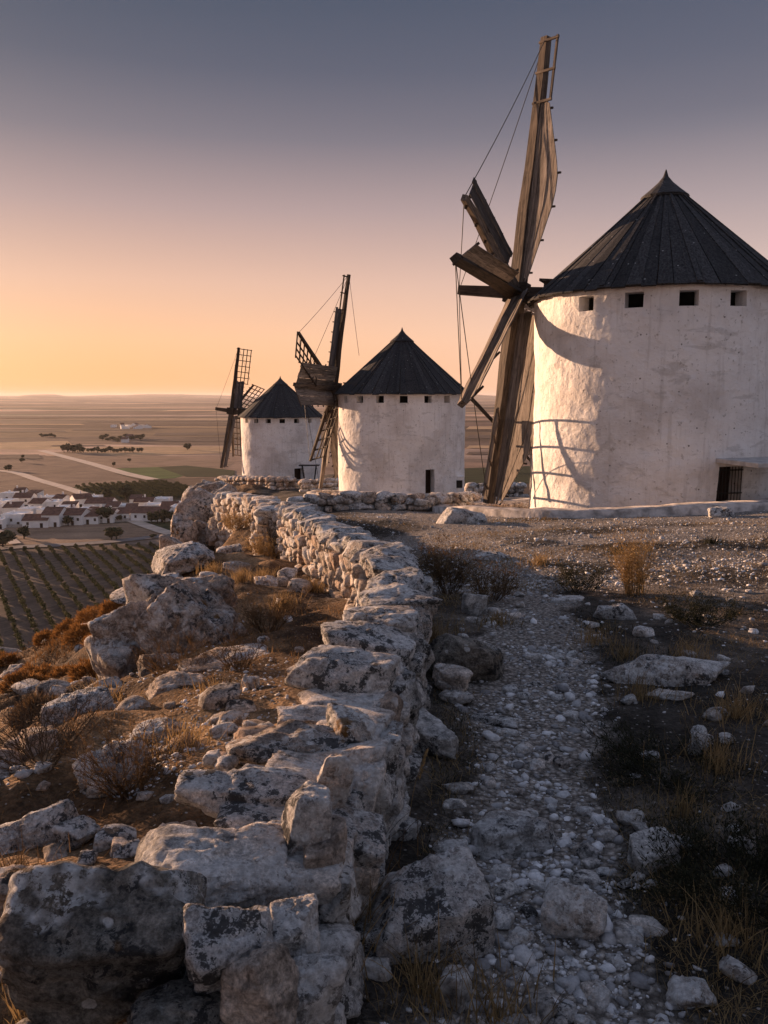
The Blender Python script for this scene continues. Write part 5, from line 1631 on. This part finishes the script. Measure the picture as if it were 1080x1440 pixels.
# rust cushions and brown bushes on the slope
CU = [(135, 873, 14.3, 0.34, 'upper rust-orange cushion bush at the skyline over the vineyard'), (134, 890, 13.0, 0.36, 'second rust-orange cushion bush down the slope'),
      (132, 912, 11.8, 0.40, 'bright rust cushion bush, lowest of the three beside the outcrop'), (122, 938, 10.6, 0.36, 'brownish cushion bush beneath the bright rust ones'),
      (52, 975, 9.6, 0.34, 'rust cushion bush standing alone on the open slope'), (82, 1005, 8.4, 0.34, 'dark brown bush below the lone rust cushion'),
      (172, 858, 14.8, 0.26, 'small rust bush peeping behind the tall outcrop'), (8, 948, 12.4, 0.3, 'orange bush at the left edge of the slope'),
      (25, 1030, 6.6, 0.30, 'brown grassy bush at the left edge of the slope'), (130, 1000, 7.6, 0.26, 'tawny bush left of the outcrop foot'), (60, 1060, 5.4, 0.26, 'dark tangled bush at the left above the ledge'),
      (100, 925, 12.2, 0.34, 'rust bush on the tan slope left of the bright cushion'), (70, 932, 12.6, 0.30, 'small rust bush near the slope skyline'), (150, 935, 9.8, 0.30, 'tawny bush tucked against the pointed outcrop'),
      (95, 965, 9.4, 0.30, 'russet bush above the dark brown bush'), (35, 1000, 8.0, 0.28, 'russet bush at the left edge below the black rock'), (165, 905, 11.0, 0.28, 'orange bush behind the left blade of the outcrop')]
for k, (px, py, D, R0, lb) in enumerate(CU):
    R0 *= 0.72
    V, Fs = make_cushion(200 + k, R0, R0 * 0.8, 2600, 0.05)
    plant('cushion_bush', lb, 'bush', px, py, V, Fs, 'rust_bush' if k not in (5, 8, 10) else 'brown_bush', 'bushes on the slope', D)
plant('shrub', 'bare dry shrub on the ledge in front of the outcrop', 'shrub', 250, 992, *make_shrub(11, 40, 0.36, 0.25, 0.015, 500, 0.55, 0.0032), 'brown_bush', 'bushes on the slope', 5.9)
plant('shrub', 'brown leafless shrub beside the wall slabs on the slope', 'shrub', 185, 1120, *make_shrub(12, 46, 0.30, 0.22, 0.016, 900, 0.55, 0.0026), 'brown_bush', 'bushes on the slope', 3.3)
plant('shrub', 'grey twiggy shrub at the left edge under the dark tangled bush', 'shrub', 60, 1125, *make_shrub(13, 46, 0.32, 0.25, 0.014, 500, 0.5, 0.0026), 'twig', 'bushes on the slope', 3.6)
plant('shrub', 'small leafless shrub on the bare rock plate', 'shrub', 335, 945, *make_shrub(14, 24, 0.24, 0.15, 0.014, 250, 0.6, 0.003), 'brown_bush', 'bushes on the slope', 5.6)
plant('shrub', 'dry shrub in orange grass under the lit wall', 'shrub', 375, 885, *make_shrub(15, 34, 0.34, 0.25, 0.02, 500, 0.6, 0.0034), 'brown_bush', 'bushes on the slope', 7.2)
plant('shrub', 'yellow tuft at the foot of the farther wall', 'shrub', 378, 778, *make_shrub(16, 34, 0.4, 0.4, 0.05, 900, 0.6, 0.005), 'straw', 'bushes on the slope', 14.0)
plant('shrub', 'orange shrub at the brow of the cliff', 'shrub', 335, 755, *make_shrub(17, 34, 0.4, 0.5, 0.06, 1200, 0.5, 0.005), 'straw', 'bushes on the slope', 17.5)
TL = [(140, 1010, 5.6, 0.26, 'straw', 'bright straw tuft beside the grey ledge'), (400, 860, 8.2, 0.22, 'straw', 'orange tuft right of the dry shrub'),
      (440, 840, 9.0, 0.2, 'straw', 'orange tuft close under the lit wall'), (340, 850, 9.2, 0.22, 'straw', 'tuft above the reddish block'),
      (300, 1010, 4.7, 0.16, 'straw', 'small tuft on the soil above the pale slab'), (260, 1075, 3.7, 0.2, 'straw', 'tawny tuft behind the lichen-covered wall slab'),
      (20, 1215, 2.5, 0.14, 'brown_bush', 'brown tuft above the rough ledge'), (30, 1370, 1.75, 0.14, 'dry_grass', 'straw stalks under the big dark boulder'),
      (370, 835, 10.0, 0.24, 'straw', 'orange tuft beside the hollowed stone'), (300, 830, 10.5, 0.22, 'straw', 'golden tuft on the lip of the ledge')]
for k, (px, py, D, h, mt, lb) in enumerate(TL):
    plant('grass_tuft', lb, 'grass tuft', px, py, *make_tuft(300 + k, 170, h, 0.06 + h * 0.25, 0.0022 if D < 5 else 0.004, 0.9), mt, 'grass tufts on the slope', D)
# ------------------------------------------------------------------ the valley
def sheet(name, pix, dz, mat, label=None):
    pts = [plain_at(px, py, dz) for px, py in pix]
    mb = MB(); mb.poly(pts)
    me = mb.mesh(name, M[mat])
    bm = bmesh.new(); bm.from_mesh(me)
    bmesh.ops.triangulate(bm, faces=bm.faces)
    for f_ in bm.faces:
        if f_.normal.z < 0: f_.normal_flip()
    bm.to_mesh(me); bm.free()
    return tag(link(name, me), kind='structure')

def field_mat(name, c0, c1, ang, stripe, sc=0.05):
    t = NT(name, 0.98, 0.05)
    p = t.pos()
    rot = t.n('VectorRotate', rotation_type='Z_AXIS'); rot.inputs['Angle'].default_value = ang
    t.l(p, rot.inputs['Vector'])
    n = t.noise(t.scale(rot.outputs[0], (stripe, 0.02, 0.0)), 1.0, 3, 0.6)
    n2 = t.noise(p, sc, 6, 0.7)
    n3 = t.noise(p, 1.1, 4, 0.7)
    c = t.ramp(n, [(0.35, c0), (0.65, c1)])
    c = t.mix(0.7, c, t.ramp(n2, [(0.3, 0.6), (0.7, 1.35)]), 'MULTIPLY')
    c = t.mix(0.5, c, t.ramp(n3, [(0.3, 0.6), (0.7, 1.35)]), 'MULTIPLY')
    t.color(c)
    t.bump(n3, 0.6, 0.3)
    M[name] = t.m
field_mat('field_fallow', (0.21, 0.14, 0.095), (0.33, 0.225, 0.15), R_(80), 0.3)
field_mat('field_green', (0.055, 0.09, 0.028), (0.09, 0.135, 0.042), R_(60), 0.25)
field_mat('field_dark', (0.022, 0.03, 0.016), (0.045, 0.055, 0.026), R_(60), 0.25)
field_mat('field_ochre', (0.40, 0.265, 0.15), (0.52, 0.35, 0.20), R_(80), 0.2)
field_mat('field_brown', (0.17, 0.115, 0.085), (0.26, 0.18, 0.125), R_(40), 0.35)
field_mat('vine_soil', (0.085, 0.064, 0.05), (0.15, 0.112, 0.086), R_(28), 0.5)
plain_mat('dirt_road', (0.50, 0.40, 0.32), 0.95, 0.15, 0.2)
plain_mat('asphalt', (0.17, 0.155, 0.15), 0.9, 0.15, 0.3)

sheet('field', [(-60, 690), (-60, 648), (62, 640), (205, 678), (116, 697), (60, 700)], 0.10, 'field_brown')
sheet('field', [(70, 636), (150, 634), (330, 650), (300, 672), (215, 674)], 0.10, 'field_fallow')
sheet('field', [(-60, 632), (-60, 624), (95, 620), (110, 632)], 0.12, 'field_ochre')
sheet('field', [(98, 634), (150, 628), (330, 628), (330, 637), (165, 641)], 0.14, 'field_ochre')
sheet('field', [(162, 659), (222, 657), (285, 662), (245, 673), (215, 674)], 0.20, 'field_green')
sheet('field', [(222, 657), (262, 655), (330, 662), (330, 671), (262, 671)], 0.24, 'field_dark')
sheet('field', [(620, 660), (760, 655), (760, 680), (620, 680)], 0.20, 'field_dark')
sheet('field', [(98, 686), (135, 682), (235, 678), (272, 689), (262, 701), (160, 703), (138, 698)], 0.24, 'field_dark')
sheet('field', [(-60, 765), (-60, 745), (30, 742), (150, 737), (186, 735), (238, 752), (200, 756), (110, 763), (30, 768)], 0.12, 'field_ochre' if False else 'field_fallow')
sheet('field', [(192, 733), (300, 728), (300, 748), (244, 750)], 0.15, 'field_dark')
field_mat('field_umber', (0.10, 0.075, 0.06), (0.15, 0.11, 0.085), R_(85), 0.2)
for k, (x0_, x1_, y0_, y1_, mt) in enumerate([(-60, 95, 605.5, 608, 'field_umber'), (100, 215, 603.5, 605.5, 'field_umber'), (215, 330, 609, 612.5, 'field_umber'), (120, 330, 592, 593.6, 'field_umber'), (-60, 120, 596, 597.5, 'field_ochre'),
        (200, 330, 617, 621, 'field_umber'), (-60, 60, 640, 646, 'field_umber'), (70, 150, 626.5, 628, 'field_umber'), (-60, 330, 586.5, 587.5, 'field_umber'), (180, 330, 600, 601.5, 'field_ochre'), (655, 760, 600, 604, 'field_ochre'),
        (655, 760, 612, 617, 'field_umber'), (655, 760, 627, 631, 'field_ochre'), (655, 760, 636, 640, 'field_umber'), (655, 760, 588, 590, 'field_umber'), (455, 480, 600, 603, 'field_umber'), (455, 480, 622, 628, 'field_ochre')]):
    sh_ = 0.6 * math.sin(k * 1.7)
    sheet('field', [(x0_, y1_), (x1_, y1_ + sh_), (x1_ - 6, y0_ + sh_), (x0_ + 5, y0_)], 0.30 + 0.02 * k, mt)
sheet('vineyard_soil', [(-160, 776), (-160, 1020), (40, 1040), (330, 900), (330, 766), (240, 764), (120, 768), (30, 773)], 0.10, 'vine_soil')

def road(name, pix, w, mat, dz):
    c = [plain_at(px, py, dz) for px, py in pix]
    # smooth
    P = []
    for k in range(len(c) - 1):
        p0, p1, p2, p3 = c[max(0, k - 1)], c[k], c[k + 1], c[min(len(c) - 1, k + 2)]
        for s in range(8):
            t_ = s / 8
            P.append(0.5 * ((2 * p1) + (-p0 + p2) * t_ + (2 * p0 - 5 * p1 + 4 * p2 - p3) * t_ ** 2 + (-p0 + 3 * p1 - 3 * p2 + p3) * t_ ** 3))
    P.append(c[-1])
    mb = MB()
    L, Rr = [], []
    for k, p in enumerate(P):
        d = (P[min(k + 1, len(P) - 1)] - P[max(k - 1, 0)]).normalized()
        n = Vector((-d.y, d.x, 0))
        L.append(p + n * w / 2); Rr.append(p - n * w / 2)
    for k in range(len(P) - 1):
        mb.poly([Rr[k], Rr[k + 1], L[k + 1], L[k]])
    return tag(mb.build(name, M[mat]), kind='structure')
road('road', [(-60, 777), (30, 770), (110, 766), (180, 760), (238, 753), (300, 742)], 6.5, 'asphalt', 0.35)
road('track', [(186, 733), (205, 740), (228, 748), (243, 752)], 6, 'dirt_road', 0.45)
road('track', [(58, 634), (88, 642), (130, 653), (175, 666), (216, 675)], 9, 'dirt_road', 0.4)
road('track', [(-20, 661), (20, 665), (55, 676), (90, 686), (120, 696)], 7, 'dirt_road', 0.4)
road('track', [(-10, 745), (5, 752), (22, 766)], 4, 'dirt_road', 0.45)
road('road', [(-60, 921), (0, 922), (34, 931), (60, 950)], 7, 'asphalt', 0.35)

# guard rail by the lower road
gr = [plain_at(px, py) for px, py in [(-30, 917), (0, 918), (25, 921), (38, 928)]]
g0 = gr[0]
rail = tag(empty('guard_rail', g0, 'low grey guard rail beside the road at the lower left valley edge', 'guard rail'), kind='thing')
mb = MB()
for a_, b_ in zip(gr[:-1], gr[1:]):
    mb.beam(a_ - g0 + Vector((0, 0, 1.1)), b_ - g0 + Vector((0, 0, 1.1)), 0.12, 0.5, side=Vector((0, 1, 0)))
mb.build('rail', M['concrete'], rail)
for a_, b_ in zip(gr[:-1], gr[1:]):
    for k in range(4):
        p = a_.lerp(b_, k / 4) - g0
        mb = MB(); mb.box(p + Vector((0, 0.2, 0.5)), (0.2, 0.2, 1.2)); mb.build('post', M['concrete'], rail)

# ---- houses
def house(px, py, wpx, hpx, depth, roof, rz, label, seed, chim=1, wins=3, group='white houses of the village'):
    base = plain_at(px, py)
    mpp = (base.y * math.cos(PITCH) - base.z * math.sin(PITCH)) / F
    w, h = wpx * mpp, hpx * mpp * 1.22
    r = random.Random(seed)
    o = empty('house', base, label, 'house', group, R_(rz))
    mb = MB()
    hw, hd = w / 2, depth / 2
    rh = 0.0
    if roof == 'gable':      # ridge along the long side
        rh = depth * 0.19
        mb.box((0, 0, h / 2 - 0.5), (w, depth, h + 1.0))
        for sx in (-hw, hw):
            mb.poly([(sx, -hd, h), (sx, hd, h), (sx, 0, h + rh)])
        mb.build('wall', M['house_white'], o)
        mb = MB()
        for sy in (-1, 1):
            e = 0.35
            A = [(-hw - .25, sy * (hd + e), h - rh * e / hd), (hw + .25, sy * (hd + e), h - rh * e / hd), (hw + .25, 0, h + rh + .02), (-hw - .25, 0, h + rh + .02)]
            B = [(x_, y_, z_ + 0.16) for x_, y_, z_ in A]
            if sy > 0: A, B = A[::-1], B[::-1]
            mb.poly(B); mb.poly(A[::-1])
            for i in range(4):
                j = (i + 1) % 4
                mb.poly([A[i], A[j], B[j], B[i]])
        ro = mb.build('roof', M['tile_roof'], o)
    elif roof == 'shed':
        rh = depth * 0.16
        mb.box((0, 0, h / 2 - 0.5), (w, depth, h + 1.0))
        mb.poly([(hw, -hd, h), (hw, hd, h), (hw, hd, h + rh)]); mb.poly([(-hw, hd, h), (-hw, -hd, h), (-hw, hd, h + rh)]); mb.poly([(hw, hd, h), (-hw, hd, h), (-hw, hd, h + rh), (hw, hd, h + rh)])
        mb.build('wall', M['house_white'], o)
        mb = MB()
        A = [(-hw - .2, -hd - .3, h - .05), (hw + .2, -hd - .3, h - .05), (hw + .2, hd + .1, h + rh + .03), (-hw - .2, hd + .1, h + rh + .03)]
        B = [(x_, y_, z_ + 0.16) for x_, y_, z_ in A]
        mb.poly(B); mb.poly(A[::-1])
        for i in range(4):
            j = (i + 1) % 4
            mb.poly([A[i], A[j], B[j], B[i]])
        ro = mb.build('roof', M['tile_roof'], o)
    else:
        mb.box((0, 0, h / 2 - 0.5), (w, depth, h + 1.0))
        mb.build('wall', M['house_white'], o)
        mb = MB()
        for sx, sy, lx, ly in ((0, -hd + .1, w + .1, .25), (0, hd - .1, w + .1, .25), (-hw + .1, 0, .25, depth - .3), (hw - .1, 0, .25, depth - .3)):
            mb.box((sx, sy, h + .22), (lx, ly, .5))
        ro = mb.build('parapet', M['house_white'], o)
    for k in range(chim):
        cx = r.uniform(-hw * .7, hw * .7)
        mb = MB(); mb.box((cx, r.uniform(-.2, .6) * hd, h + rh + .4), (.75, .75, 1.7)); mb.box((cx, 0.2 * hd, h + rh + .2), (.01, .01, .01))
        mb.build('chimney', M['house_white'], ro)
    if wins:
        k_door = r.randrange(wins)
        for k in range(wins):
            x_ = -hw + w * (k + 0.5 + r.uniform(-.12, .12)) / wins
            isd = k == k_door
            ww, wh, zc = (1.2, 2.1, 1.05) if isd else (1.0, 1.25, h * 0.58)
            if h < 2.6 and isd: wh = h * .8; zc = wh / 2
            mb = MB(); mb.box((x_, -hd - 0.005, zc), (ww, 0.10, wh))
            wo_ = mb.build('door' if isd else 'window', M['door_wood'] if isd else M['glass_dark'], o)
            mb = MB(); mb.box((x_, -hd - 0.08, zc + wh / 2 + .1), (ww + .5, .2, .16)); mb.build('lintel', M['house_white'], wo_)
    return o
HS = [(3, 742, 14, 10, 9, 'flat', 4, 'white flat-roofed house at the left end of the front row', 1, 2), (25, 738, 30, 13, 10, 'flat', -4, 'white blocky house with dark windows near the left end of the front row', 1, 3),
      (55, 740, 34, 9, 10, 'gable', 5, 'low white house with red tile roof in the front row, left', 0, 2), (79, 738, 24, 14, 13, 'gable', 2, 'tall white front-row house with brown roof beside a garden tree', 1, 2),
      (109, 736, 27, 12, 11, 'gable', -3, 'wide white front-row house with long dark red roof', 1, 3), (132, 735, 20, 9, 9, 'shed', 3, 'small white front-row house with red lean-to roof', 0, 2),
      (154, 733, 22, 10, 10, 'gable', -2, 'white front-row house behind the round garden tree', 1, 2), (175, 731, 21, 9, 9, 'shed', 4, 'plain white shed-roofed house right of the round tree', 0, 2),
      (216, 731, 52, 10, 11, 'gable', -5, 'long low white farmhouse with red roof beside the lane', 1, 4), (251, 728, 18, 13, 12, 'flat', 0, 'white block at the right end of the village by the cliff', 1, 2),
      (143, 719, 36, 11, 11, 'gable', 3, 'white two-storey house with red roof rising behind the front row', 1, 3), (115, 713, 24, 11, 10, 'gable', 35, 'white gabled house facing the track at the back of the village', 1, 2),
      (78, 716, 20, 9, 10, 'flat', 0, 'white rear house with flat roof behind the tall brown-roofed one', 1, 2), (58, 717, 20, 9, 10, 'gable', -8, 'rear house with small red roof, left of centre', 1, 2),
      (36, 708, 24, 8, 10, 'gable', 6, 'back-row white house with long dark roof, upper left', 1, 2), (8, 716, 22, 10, 11, 'flat', -5, 'white rear block at the left edge of the village', 1, 2),
      (98, 722, 20, 9, 9, 'shed', 8, 'white house with red lean-to wedged in mid-village', 0, 1), (172, 720, 26, 8, 9, 'flat', -4, 'low white outbuildings behind the shed-roofed house', 0, 2),
      (204, 714, 26, 8, 9, 'gable', 6, 'white cottage with red roof above the long farmhouse', 1, 2), (228, 712, 22, 9, 9, 'flat', -8, 'bright white cube house above the long farmhouse', 1, 2),
      (20, 724, 22, 10, 9, 'shed', 10, 'small white house with dark roof, second row left', 1, 1), (42, 727, 20, 10, 9, 'flat', -6, 'white cube house with terrace, second row left', 1, 2),
      (14, 703, 18, 8, 8, 'flat', 0, 'farthest white house on the upper left of the village', 1, 1), (30, 698, 14, 7, 8, 'gable', 10, 'small far white house with chimney, upper left', 1, 1),
      (48, 702, 18, 7, 8, 'shed', -8, 'small far white shed at the top of the village', 0, 1), (-20, 735, 26, 11, 9, 'gable', 0, 'white house cut by the left edge', 1, 1),
      (186, 723, 16, 8, 8, 'shed', 12, 'tiny white shed beside the lane', 0, 1), (124, 726, 20, 9, 9, 'flat', 6, 'white flat house between the red roofs', 1, 1),
      (66, 727, 18, 9, 9, 'flat', 0, 'white wall-like house behind the low red roof', 1, 1)]
HS += [(90, 726, 16, 11, 8, 'flat', 14, 'narrow white tower-like house in mid-village', 1, 1), (137, 727, 18, 8, 8, 'gable', -12, 'small red-roofed house between the two front rows', 1, 1),
       (160, 722, 18, 9, 9, 'shed', 6, 'white lean-to house behind the round tree', 0, 1), (240, 721, 22, 9, 9, 'gable', 8, 'white red-roofed house above the right end of the farmhouse', 1, 1),
       (216, 720, 22, 9, 9, 'flat', 4, 'white block with terrace right above the farmhouse roof', 1, 1), (70, 707, 16, 7, 8, 'flat', 5, 'small white house at the top of the village, centre left', 1, 1),
       (88, 708, 16, 7, 8, 'gable', -14, 'small red-roofed house at the top of the village by the track', 1, 1), (134, 708, 16, 8, 8, 'flat', 0, 'small white house beside the far vineyard', 1, 1),
       (192, 709, 16, 7, 8, 'shed', 10, 'small white shed at the top right of the village', 0, 1), (-8, 722, 20, 10, 9, 'flat', 0, 'white cube cut by the left edge, second row', 1, 1),
       (256, 718, 16, 9, 9, 'flat', 12, 'last white cube house at the cliff foot', 1, 1)]
for k, (px, py, w, h, dp, rf, rz, lb, ch, wi) in enumerate(HS):
    house(px, py, w, h, dp, rf, rz, lb, 600 + k, ch, wi)
for k, (px, py) in enumerate([(160, 601), (172, 600), (181, 601), (190, 600), (199, 601), (207, 602), (176, 603), (194, 603)]):
    house(px, py, 5.5, 2.6, 14, 'gable' if k % 2 else 'flat', 20 * k, ['leftmost tiny white', 'second tiny white', 'third tiny white', 'fourth tiny white', 'fifth tiny white', 'rightmost tiny white', 'lower left tiny white', 'lower right tiny white'][k] + ' house of the hamlet far out on the plain', 700 + k, 0, 0, 'houses of the far hamlet')
for k, (px, py, lb) in enumerate([(183, 618, 'pale farm building among the trees in the middle distance'), (176, 622, 'low pale barn in front of the farm trees')]):
    house(px, py, 9, 4, 12, 'gable', 10, lb, 720 + k, 0, 0, 'farm buildings on the plain')

# garden walls of the village
for k, (x0_, y0_, x1_, y1_, lb) in enumerate([(0, 742.5, 52, 741.5, 'pale garden wall along the fallow field, left'), (90, 738.5, 185, 733, 'pale garden wall along the fallow field, right')]):
    a_, b_ = plain_at(x0_, y0_), plain_at(x1_, y1_)
    mb = MB(); mb.beam(Vector((0, 0, 0.6)), b_ - a_ + Vector((0, 0, 0.6)), 0.4, 1.6, side=Vector((0, 1, 0)).cross(Vector((1, 0, 0))) if False else Vector((0, 1, 0)))
    o = mb.build('garden_wall', M['curb']); o.location = a_
    tag(o, lb, 'wall', None, 'thing')

# ---- trees
ORD = ['first', 'second', 'third', 'fourth', 'fifth', 'sixth', 'seventh', 'eighth', 'ninth', 'tenth', 'eleventh', 'twelfth', 'thirteenth', 'fourteenth', 'fifteenth', 'sixteenth', 'seventeenth', 'eighteenth', 'nineteenth', 'twentieth', 'twenty-first', 'twenty-second', 'twenty-third', 'twenty-fourth', 'twenty-fifth', 'twenty-sixth']
def crown_mesh(seed, n, w, h, leaf):
    r = np.random.default_rng(seed)
    cl = r.normal(0, 1, (9, 3)); cl /= np.linalg.norm(cl, axis=1)[:, None]
    cl *= r.uniform(0.2, 0.62, (9, 1)) * np.array([w, w, h])[None] * 0.8
    ci = r.integers(0, 9, n)
    d = r.normal(0, 1, (n, 3)); d /= np.linalg.norm(d, axis=1)[:, None]
    P = cl[ci] + d * (r.uniform(0.3, 1.0, n) ** 0.5)[:, None] * np.array([w, w, h])[None] * 0.42 * r.uniform(0.7, 1.2, (9,))[ci][:, None]
    t1 = np.cross(d, r.normal(0, 1, (n, 3))); t1 /= np.linalg.norm(t1, axis=1)[:, None]
    t2 = np.cross(d, t1) + d * r.normal(0, 0.5, (n, 1))
    L = leaf * r.uniform(0.6, 1.4, n)[:, None]
    V = np.stack([P - t1 * L, P + t1 * L, P + t2 * L * 1.4], axis=1).reshape(-1, 3)
    return V, np.arange(3 * n).reshape(-1, 3)
crowns = [np_mesh('crown', *crown_mesh(900 + k, 420, 1.0, 0.9, 0.16), False, M['tree_leaf']) for k in range(5)]
mbt = MB(); mbt.tube([(0, 0, -0.5), (0.05, 0, 0.8), (0, 0.05, 1.6)], 0.16, 0.09, 6)
mbt.tube([(0, 0, 1.0), (0.5, 0.1, 1.9)], 0.07, 0.03, 5); mbt.tube([(0, 0, 0.9), (-0.4, -0.2, 1.8)], 0.07, 0.03, 5)
trunk_me = mbt.mesh('trunk', M['timber_dark'])
def tree(px, py, w, h, label, group, k):
    b = plain_at(px, py)
    o = empty('tree', b, label, 'tree', group, random.uniform(0, 6))
    link('trunk', trunk_me, o, None, None, (h / 3.2, h / 3.2, h / 3.2))
    link('crown', crowns[k % 5], o, (0, 0, h * 0.56), None, (w / 2, w / 2, h * 0.5))
    return o
for k, (px, py, w, h, lb) in enumerate([(149, 735, 11, 8.5, 'round dark tree in front of the front-row houses'), (80, 739, 8, 7, 'dark garden tree beside the tall brown-roofed house'),
        (96, 740, 6, 5, 'small garden tree by the garden wall'), (34, 758, 6.5, 6, 'lone small tree at the left of the fallow field'), (157, 759, 8, 6, 'left tree of the pair by the road bend'),
        (164, 759, 8, 6, 'right tree of the pair by the road bend'), (168, 734, 4, 3.5, 'small bush-like tree before the shed-roofed house'), (177, 705, 12, 10, 'tall dark tree behind the village, by the vines'),
        (150, 703, 9, 7, 'dark tree beside the far red roof'), (4, 770, 13, 8, 'dark tree at the left edge by the road'), (215, 757, 4, 2, 'low bush beside the road junction'),
        (213, 737, 6, 6, 'first cypress-dark tree below the farmhouse'), (222, 736, 6, 6, 'second dark tree below the farmhouse'), (232, 735, 6, 7, 'third dark tree below the farmhouse'), (241, 734, 7, 6, 'fourth dark tree below the farmhouse, by the lane'),
        (30, 700, 5, 5, 'small tree among the upper left houses'), (120, 734, 4, 4, 'small garden tree under the long red roof')]):
    tree(px, py, w, h, lb, 'trees about the village', k)
rt = random.Random(3)
k = 0
for q_, px in enumerate(np.concatenate([np.linspace(91, 112, 7), np.linspace(113, 166, 12), np.linspace(170, 198, 7)])):
    big = px < 113
    tree(px + rt.uniform(-1.5, 1.5), 636.5 + rt.uniform(-0.6, 0.6), rt.uniform(8, 12) if big else rt.uniform(4.5, 8), rt.uniform(8, 10.5) if big else rt.uniform(4.5, 7.0), ORD[q_] + ' tree from the left in the long dark row across the plain', 'tree row on the plain', k); k += 1
for q_, px in enumerate(np.linspace(142, 200, 16)):
    tree(px + rt.uniform(-2, 2), 619 + rt.uniform(-3, 4), rt.uniform(7, 13), rt.uniform(5, 8), ORD[q_] + ' tree from the left in the grove around the far farm', 'grove around the far farm', k); k += 1
for q_, px in enumerate(np.linspace(58, 76, 7)):
    tree(px, 615 + rt.uniform(-.5, .5), rt.uniform(6, 9), rt.uniform(4, 6), ORD[q_] + ' tree from the left in the small clump far left on the plain', 'small clump on the plain', k); k += 1
for px, py, w, h, lb in [(264, 633, 12, 9, 'lone dark clump on the plain left of the far windmill'), (31, 651, 6, 5, 'single tree on the field edge, upper left'), (32, 645, 5, 4, 'single small tree above the field edge, upper left'),
                         (697, 664, 15, 13, 'left of two dark trees seen between the nearer windmills'), (716, 664, 17, 12, 'right of two dark trees seen between the nearer windmills'), (707, 640, 12, 12, 'far tree above the pair between the nearer windmills'),
                         (182, 650, 5, 4, 'single bush at the edge of the ochre field'), (160, 656, 5, 4, 'bush at the corner of the green field'), (12, 662, 10, 5, 'dark bush beside the upper left track')]:
    tree(px, py, w, h, lb, None, k); k += 1

# ---- vines
vine = []
for k in range(6):
    V, Fs = crown_mesh(950 + k, 130, 1.15, 1.15, 0.19)
    V[:, 2] = V[:, 2] * 0.95 + 0.95
    vine.append((V, Fs))
vine_me = [np_mesh('vine', V, Fs, False, M['vine_leaf']) for V, Fs in vine]
d0 = (plain_at(80, 880) - plain_at(18, 771)); d0.z = 0; d0.normalize()
top_a, top_b = plain_at(-40, 776), plain_at(246, 767)
vines = []
nrow = int((top_b - top_a).length / 4.3)
rv = random.Random(11)
for i in range(-4, nrow + 8):
    s0 = top_a.lerp(top_b, i / nrow)
    for j in range(72):
        p = s0 + d0 * (j * 2.25 + rv.uniform(-.35, .35))
        if rv.random() < 0.08: continue
        q = px_of(p)
        if q[0] < -15 or q[0] > 275 or q[1] > 975: continue
        vines.append((p.y, p))
vines.sort(key=lambda t_: t_[0])
def hidden(p):
    ts = np.linspace(0.02, 0.85, 160)
    return bool(np.any(p.z * ts < base_h(p.x * ts, p.y * ts)))
vis = [p for _, p in vines if not hidden(p + Vector((0, 0, 1)))]
for k, p in enumerate(vis[:290]):
    o = link('vine', vine_me[k % 6], None, (p.x, p.y, PLAIN + 0.05), (0, 0, rv.uniform(0, 6.28)), (rv.uniform(.75, 1.15), rv.uniform(.75, 1.15), rv.uniform(.7, 1.15)))
    tag(o, 'low green vine bush in the nearer vine rows below the hill', 'vine', 'vines in the nearer rows')
def vine_mass(name, label, pts, sc=1.0):
    Vs, Fs_, off = [], [], 0
    for p in pts:
        V, Fs = vine[rv.randrange(6)]
        a_ = rv.uniform(0, 6.28); ca, sa = math.cos(a_), math.sin(a_)
        s_ = rv.uniform(.75, 1.15) * sc
        Q = np.stack([(V[:, 0] * ca - V[:, 1] * sa) * s_ + p.x, (V[:, 0] * sa + V[:, 1] * ca) * s_ + p.y, V[:, 2] * s_ + PLAIN + 0.05], axis=1)
        Vs.append(Q); Fs_.append(Fs + off); off += len(Q)
    o = link(name, np_mesh(name, np.concatenate(Vs), np.concatenate(Fs_), False, M['vine_leaf']))
    tag(o, label, 'vineyard', None, 'stuff')
vine_mass('vineyard', 'green vine rows farther off, towards the village road', vis[290:])
# the second vineyard beyond the village
def in_poly(x_, y_, poly):
    c = False
    for (x0_, y0_), (x1_, y1_) in zip(poly, poly[1:] + poly[:1]):
        if (y0_ > y_) != (y1_ > y_) and x_ < (x1_ - x0_) * (y_ - y0_) / (y1_ - y0_) + x0_: c = not c
    return c
poly = [(98, 686), (135, 682), (235, 678), (272, 689), (262, 701), (160, 703), (138, 698)]
a_ = plain_at(60, 705); pts = []
for i in range(70):
    for j in range(130):
        p = a_ + Vector((d0.x * -1, -d0.y, 0)) * (j * 3.0) + Vector((i * 5.0, 0, 0))
        q = px_of(p)
        if in_poly(q[0], q[1], poly): pts.append(p)
vine_mass('vineyard', 'dense dark green vineyard beyond the village', pts[:1500], 1.35)

# ------------------------------------------------------------------ haze
hz = NT('haze_air')
hz.t.nodes.remove(hz.b)
pv_ = hz.n('VolumePrincipled')
pv_.inputs['Color'].default_value = (0.82, 0.78, 0.80, 1)
pv_.inputs['Density'].default_value = 4.5e-5
pv_.inputs['Anisotropy'].default_value = 0.2
hz.l(pv_.outputs[0], hz.out.inputs['Volume'])
z_lo, z_hi = float(PZ.min()) - 1.0, max(12.0, float(PZ.max()) + 3.0)
mb = MB(); mb.box((0, 0, (z_lo + z_hi) / 2), (54000, 54000, z_hi - z_lo))
tag(mb.build('haze', hz.m), 'thin dusty evening haze over the plain', 'haze', None, 'stuff')
